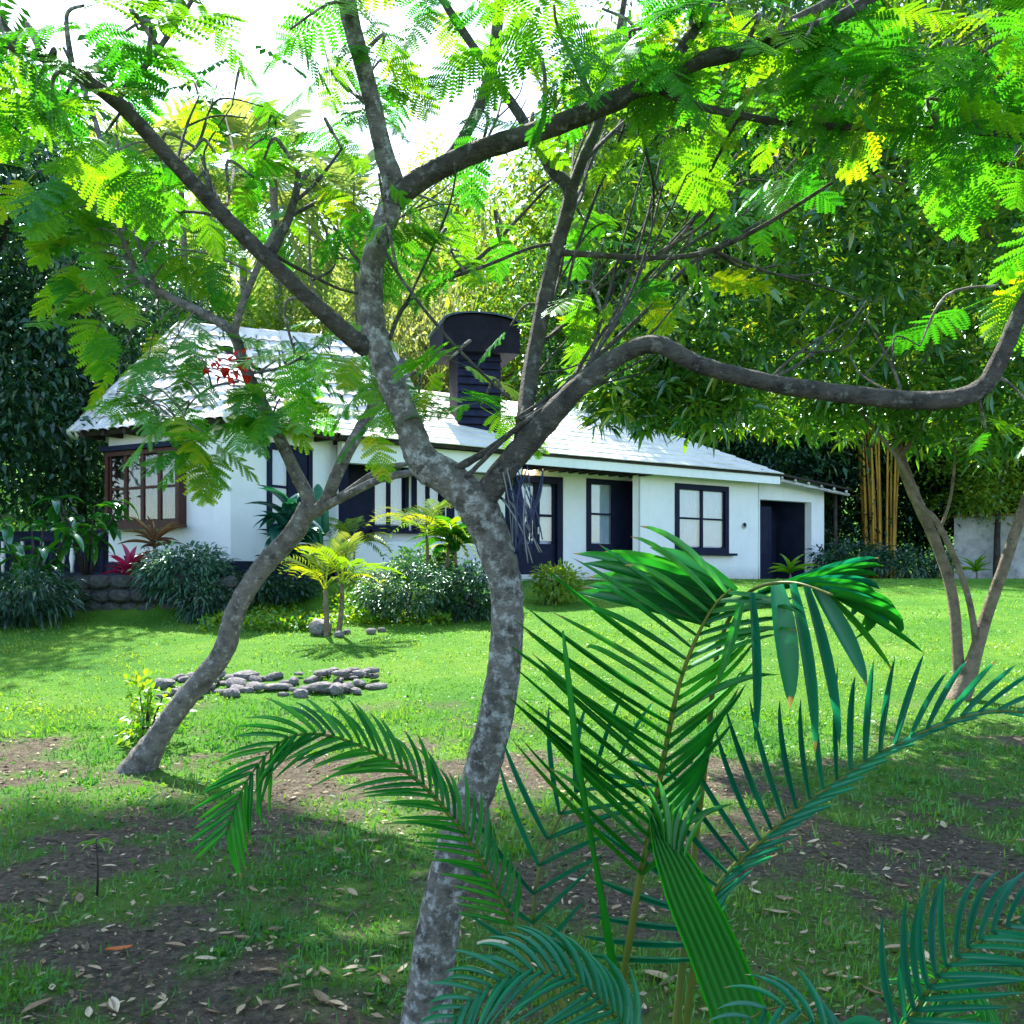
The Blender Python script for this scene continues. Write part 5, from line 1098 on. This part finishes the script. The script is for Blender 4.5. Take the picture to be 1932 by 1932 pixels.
def wood_tree(label, px, py_top, d, kind, width, group=None, bark='bark_dark', name="woodland_tree", zs=None, rot=None, low=.30):
    b = gnd(px, d); top = zpy(d, py_top); h = top - b.z; root = thing(name, label, "tree", b, group); rz = h * (1 - low) / 2; zc = b.z + h * low + rz
    pts = spline([[b.x, b.y, b.z - .2, .035 * h ** .9 * .55], [b.x + random.uniform(-.2, .2), b.y, b.z + h * .25, .025 * h ** .9 * .55], [b.x + random.uniform(-.4, .4), b.y, b.z + h * .6, .012 * h ** .9], [b.x, b.y, b.z + h * .9, .02]], 5)
    MB().tube([v[:3] for v in pts], [v[3] for v in pts], 8, True, .05).build("trunk", M_[bark], root)
    for k in range(5):
        a = k * 1.26 + px; q = Vector(pts[8 + k % 3][:3]); e = Vector((b.x + math.cos(a) * width * .36, b.y + math.sin(a) * width * .3, zc + rz * random.uniform(-.3, .5))); MB().tube([q, q.lerp(e, .5) + Vector((0, 0, .2)), e], [.012 * h * .6, .009 * h * .6, .02], 6).build("limb", M_[bark], root)
    tag(mobj("crown", random.choice(CR[kind]), None, root, Matrix.Translation((b.x, b.y, zc)) @ Matrix.Rotation(random.uniform(0, 6.28) if rot is None else rot, 4, 'Z') @ Matrix.Diagonal((width / 6.0, width / 6.0, rz / (5.8 if kind != 'dry' else 2.8), 1))), kind="stuff")
    return root
# left: dark blue-green trees beside the house
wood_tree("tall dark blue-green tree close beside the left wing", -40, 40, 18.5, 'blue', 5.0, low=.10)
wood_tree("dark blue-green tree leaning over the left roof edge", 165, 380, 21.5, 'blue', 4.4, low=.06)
wood_tree("mid-green tree at the far left behind the balustrade", -230, 60, 20.5, 'a', 6.0, low=.08)
wood_tree("green tree standing just behind the left wing's ridge", 300, 500, 27.5, 'a', 5.0)
wood_tree("yellow-green tree peeking over the left wing's roof", 520, 545, 29, 'b', 4.2)
# hillside behind the chimney
G1 = "dry trees on the hillside behind the chimney"
for (px, py, d, w, k) in ((680, 520, 37, 6.5, 'dry'), (800, 470, 41, 7, 'dry'), (910, 430, 38, 6.5, 'dry'), (990, 330, 43, 7.5, 'dry'), (760, 400, 50, 8, 'dry'), (600, 430, 54, 9, 'dry')):
    wood_tree(("pale olive hillside tree left of the chimney, close behind the house" if px < 700 and d < 40 else "far pale olive tree on the hillside crest" if d > 45 else "pale olive tree directly behind the chimney" if px > 850 else "pale olive hillside tree beside the chimney's left edge") if px < 950 else "tall pale olive tree just right of the chimney", px, py, d, k, w, G1, low=.12)
G2 = "tall trees of the wood behind the right wing"
lab2 = {'a': "tall deep green tree in the wood behind the right wing", 'b': "tall yellow-green tree in the wood behind the right wing", 'blue': "dark blue-green tree in the shade behind the annex"}
for (px, py, d, w, k, lo) in ((1080, 200, 33, 7, 'b', .1), (1220, 60, 35, 8, 'a', .1), (1330, -60, 38, 9, 'b', .1), (1450, 20, 32, 8, 'a', .15), (1560, -120, 36, 9, 'a', .12), (1680, -60, 33, 8, 'b', .15), (1820, -150, 34, 9, 'a', .12), (1960, -60, 31, 8, 'b', .12), (2120, -100, 33, 9, 'a', .12), (1150, 330, 28.5, 5, 'a', .2), (1350, 420, 30, 5, 'a', .1), (1280, 240, 41, 8, 'b', .1)):
    where = "just right of the chimney" if px < 1160 else "above the middle of the right wing's roof" if px < 1300 else "above the far end of the right wing's roof" if px < 1480 else "behind the annex" if px < 1600 else "behind the golden bamboo clump" if px < 1700 else "beyond the slender-stemmed tree"
    wood_tree(("low " if py > 300 else "far " if d > 40 else "tall ") + ("deep green" if k == 'a' else "yellow-green") + " woodland tree " + where, px, py, d, k, w, "trees of the wood behind the right wing", low=lo)
G3 = "shady undergrowth trees behind the annex"
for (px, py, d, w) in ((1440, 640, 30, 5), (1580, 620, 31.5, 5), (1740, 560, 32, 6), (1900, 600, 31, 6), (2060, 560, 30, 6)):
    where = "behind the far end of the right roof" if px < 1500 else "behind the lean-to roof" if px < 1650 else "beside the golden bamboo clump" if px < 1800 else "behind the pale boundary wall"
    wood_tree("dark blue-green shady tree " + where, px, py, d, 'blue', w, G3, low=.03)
wood_tree("bright yellow-green tree overhanging the pale boundary wall", 1880, 640, 27.5, 'b', 4.2, low=.22)
G4 = "pale far trees on the ridge behind the coconut palms"
for (px, py, d, w, k) in ((250, 330, 56, 9, 'b'), (420, 500, 60, 8, 'b'), (560, 470, 58, 8, 'b'), (700, 430, 62, 9, 'b'), (850, 300, 60, 10, 'b'), (120, 250, 50, 9, 'a')):
    wood_tree("far yellow-green tree on the ridge behind the coconut palms" if k == 'b' else "far deep green tree on the ridge beyond the dark left trees", px, py, d, k, w, G4 if k == 'b' else None, low=.1)
st_b = gnd(-420, 10.4); st = thing("added_shade_tree", "added out-of-view tree whose high crown shades the near ground", "tree", st_b)  # unseen tree, added to dapple the near ground with shade
S_ = spline([[st_b.x, st_b.y, st_b.z - .2, .34], [st_b.x + .2, st_b.y, 3, .26], [st_b.x + .5, st_b.y + .3, 7, .2], [st_b.x + 1.6, st_b.y + .6, 9.6, .1]], 6); MB().tube([v[:3] for v in S_], [v[3] for v in S_], 12, True, .05).build("trunk", M_['bark_dark'], st)
for (cx_, cy_, cz_, w_, zz_) in [(-6.2 + 1.62 * (k % 6) + random.uniform(-.5, .5), 10.7 + 1.5 * (k // 6) + random.uniform(-.45, .45), 10.7 + .3 * (k // 6) + random.uniform(-.2, .3), random.uniform(1.3, 2.1), random.uniform(.7, 1.1)) for k in range(18)]:
    e_ = Vector((cx_, cy_, cz_)); q_ = Vector(S_[14][:3]); MB().tube([q_, q_.lerp(e_, .5) + Vector((0, 0, .4)), e_], [.10, .07, .02], 7).build("limb", M_['bark_dark'], st)
    tag(mobj("crown", random.choice(CR['a']), None, st, Matrix.Translation(e_) @ Matrix.Rotation(cx_, 4, 'Z') @ Matrix.Diagonal((w_ / 6, w_ / 6, zz_ / 5.0, 1))), kind="stuff")
# coconut palms against the sky
for (px, py, d, L, lab) in ((440, 395, 33, 3.4, "tall coconut palm behind the left wing, nearer of the pair"), (585, 430, 37, 3.6, "coconut palm standing between the left roof and the dry hillside"), (330, 330, 40, 4.2, "far coconut palm rising above the dark left trees"), (500, 330, 30, 4.2, "tall bending coconut palm directly behind the left wing's ridge"), (655, 400, 33, 4.0, "coconut palm close to the left of the chimney")):
    b = gnd(px, d); h = zpy(d, py) - b.z
    small_palm("coconut_palm", lab, b, [(.15, 0, 1)], h, 26, L, 'coco', r=.15, elev=(-45, 75), bark='bark_grey')
# bamboo
bb_ = gnd(1665, 29); bam = thing("bamboo_clump", "clump of golden bamboo culms beyond the annex", "bamboo", bb_)
for k in range(16):
    x0 = bb_.x + random.uniform(-.55, .55); y0 = bb_.y + random.uniform(-.4, .4); lean = (x0 - bb_.x) * .6 + random.uniform(-.2, .2); h = random.uniform(5, 7)
    MB().tube([(x0 + lean * t * t, y0, bb_.z - .1 + h * t) for t in np.linspace(0, 1, 9)], [.042 * (1 - .4 * t) for t in np.linspace(0, 1, 9)], 8, True, .10).build("culm", M_['bamboo'], bam)
r_ = np.random.default_rng(77); P = r_.normal(size=(2600, 3)) * np.array([1.0, .8, 1.0]) + np.array([bb_.x, bb_.y, bb_.z + 5.6])
tag(mobj("foliage", leaves_mesh("foliage", P, r_.normal(size=P.shape) + np.array([0, 0, -.5]), .26, .04, None, .4, 5, simple=True), M_['wood_b'], bam), kind="stuff")
print("leaves", n1_, n2_, "tiles", nt_, "objects", len(bpy.data.objects))
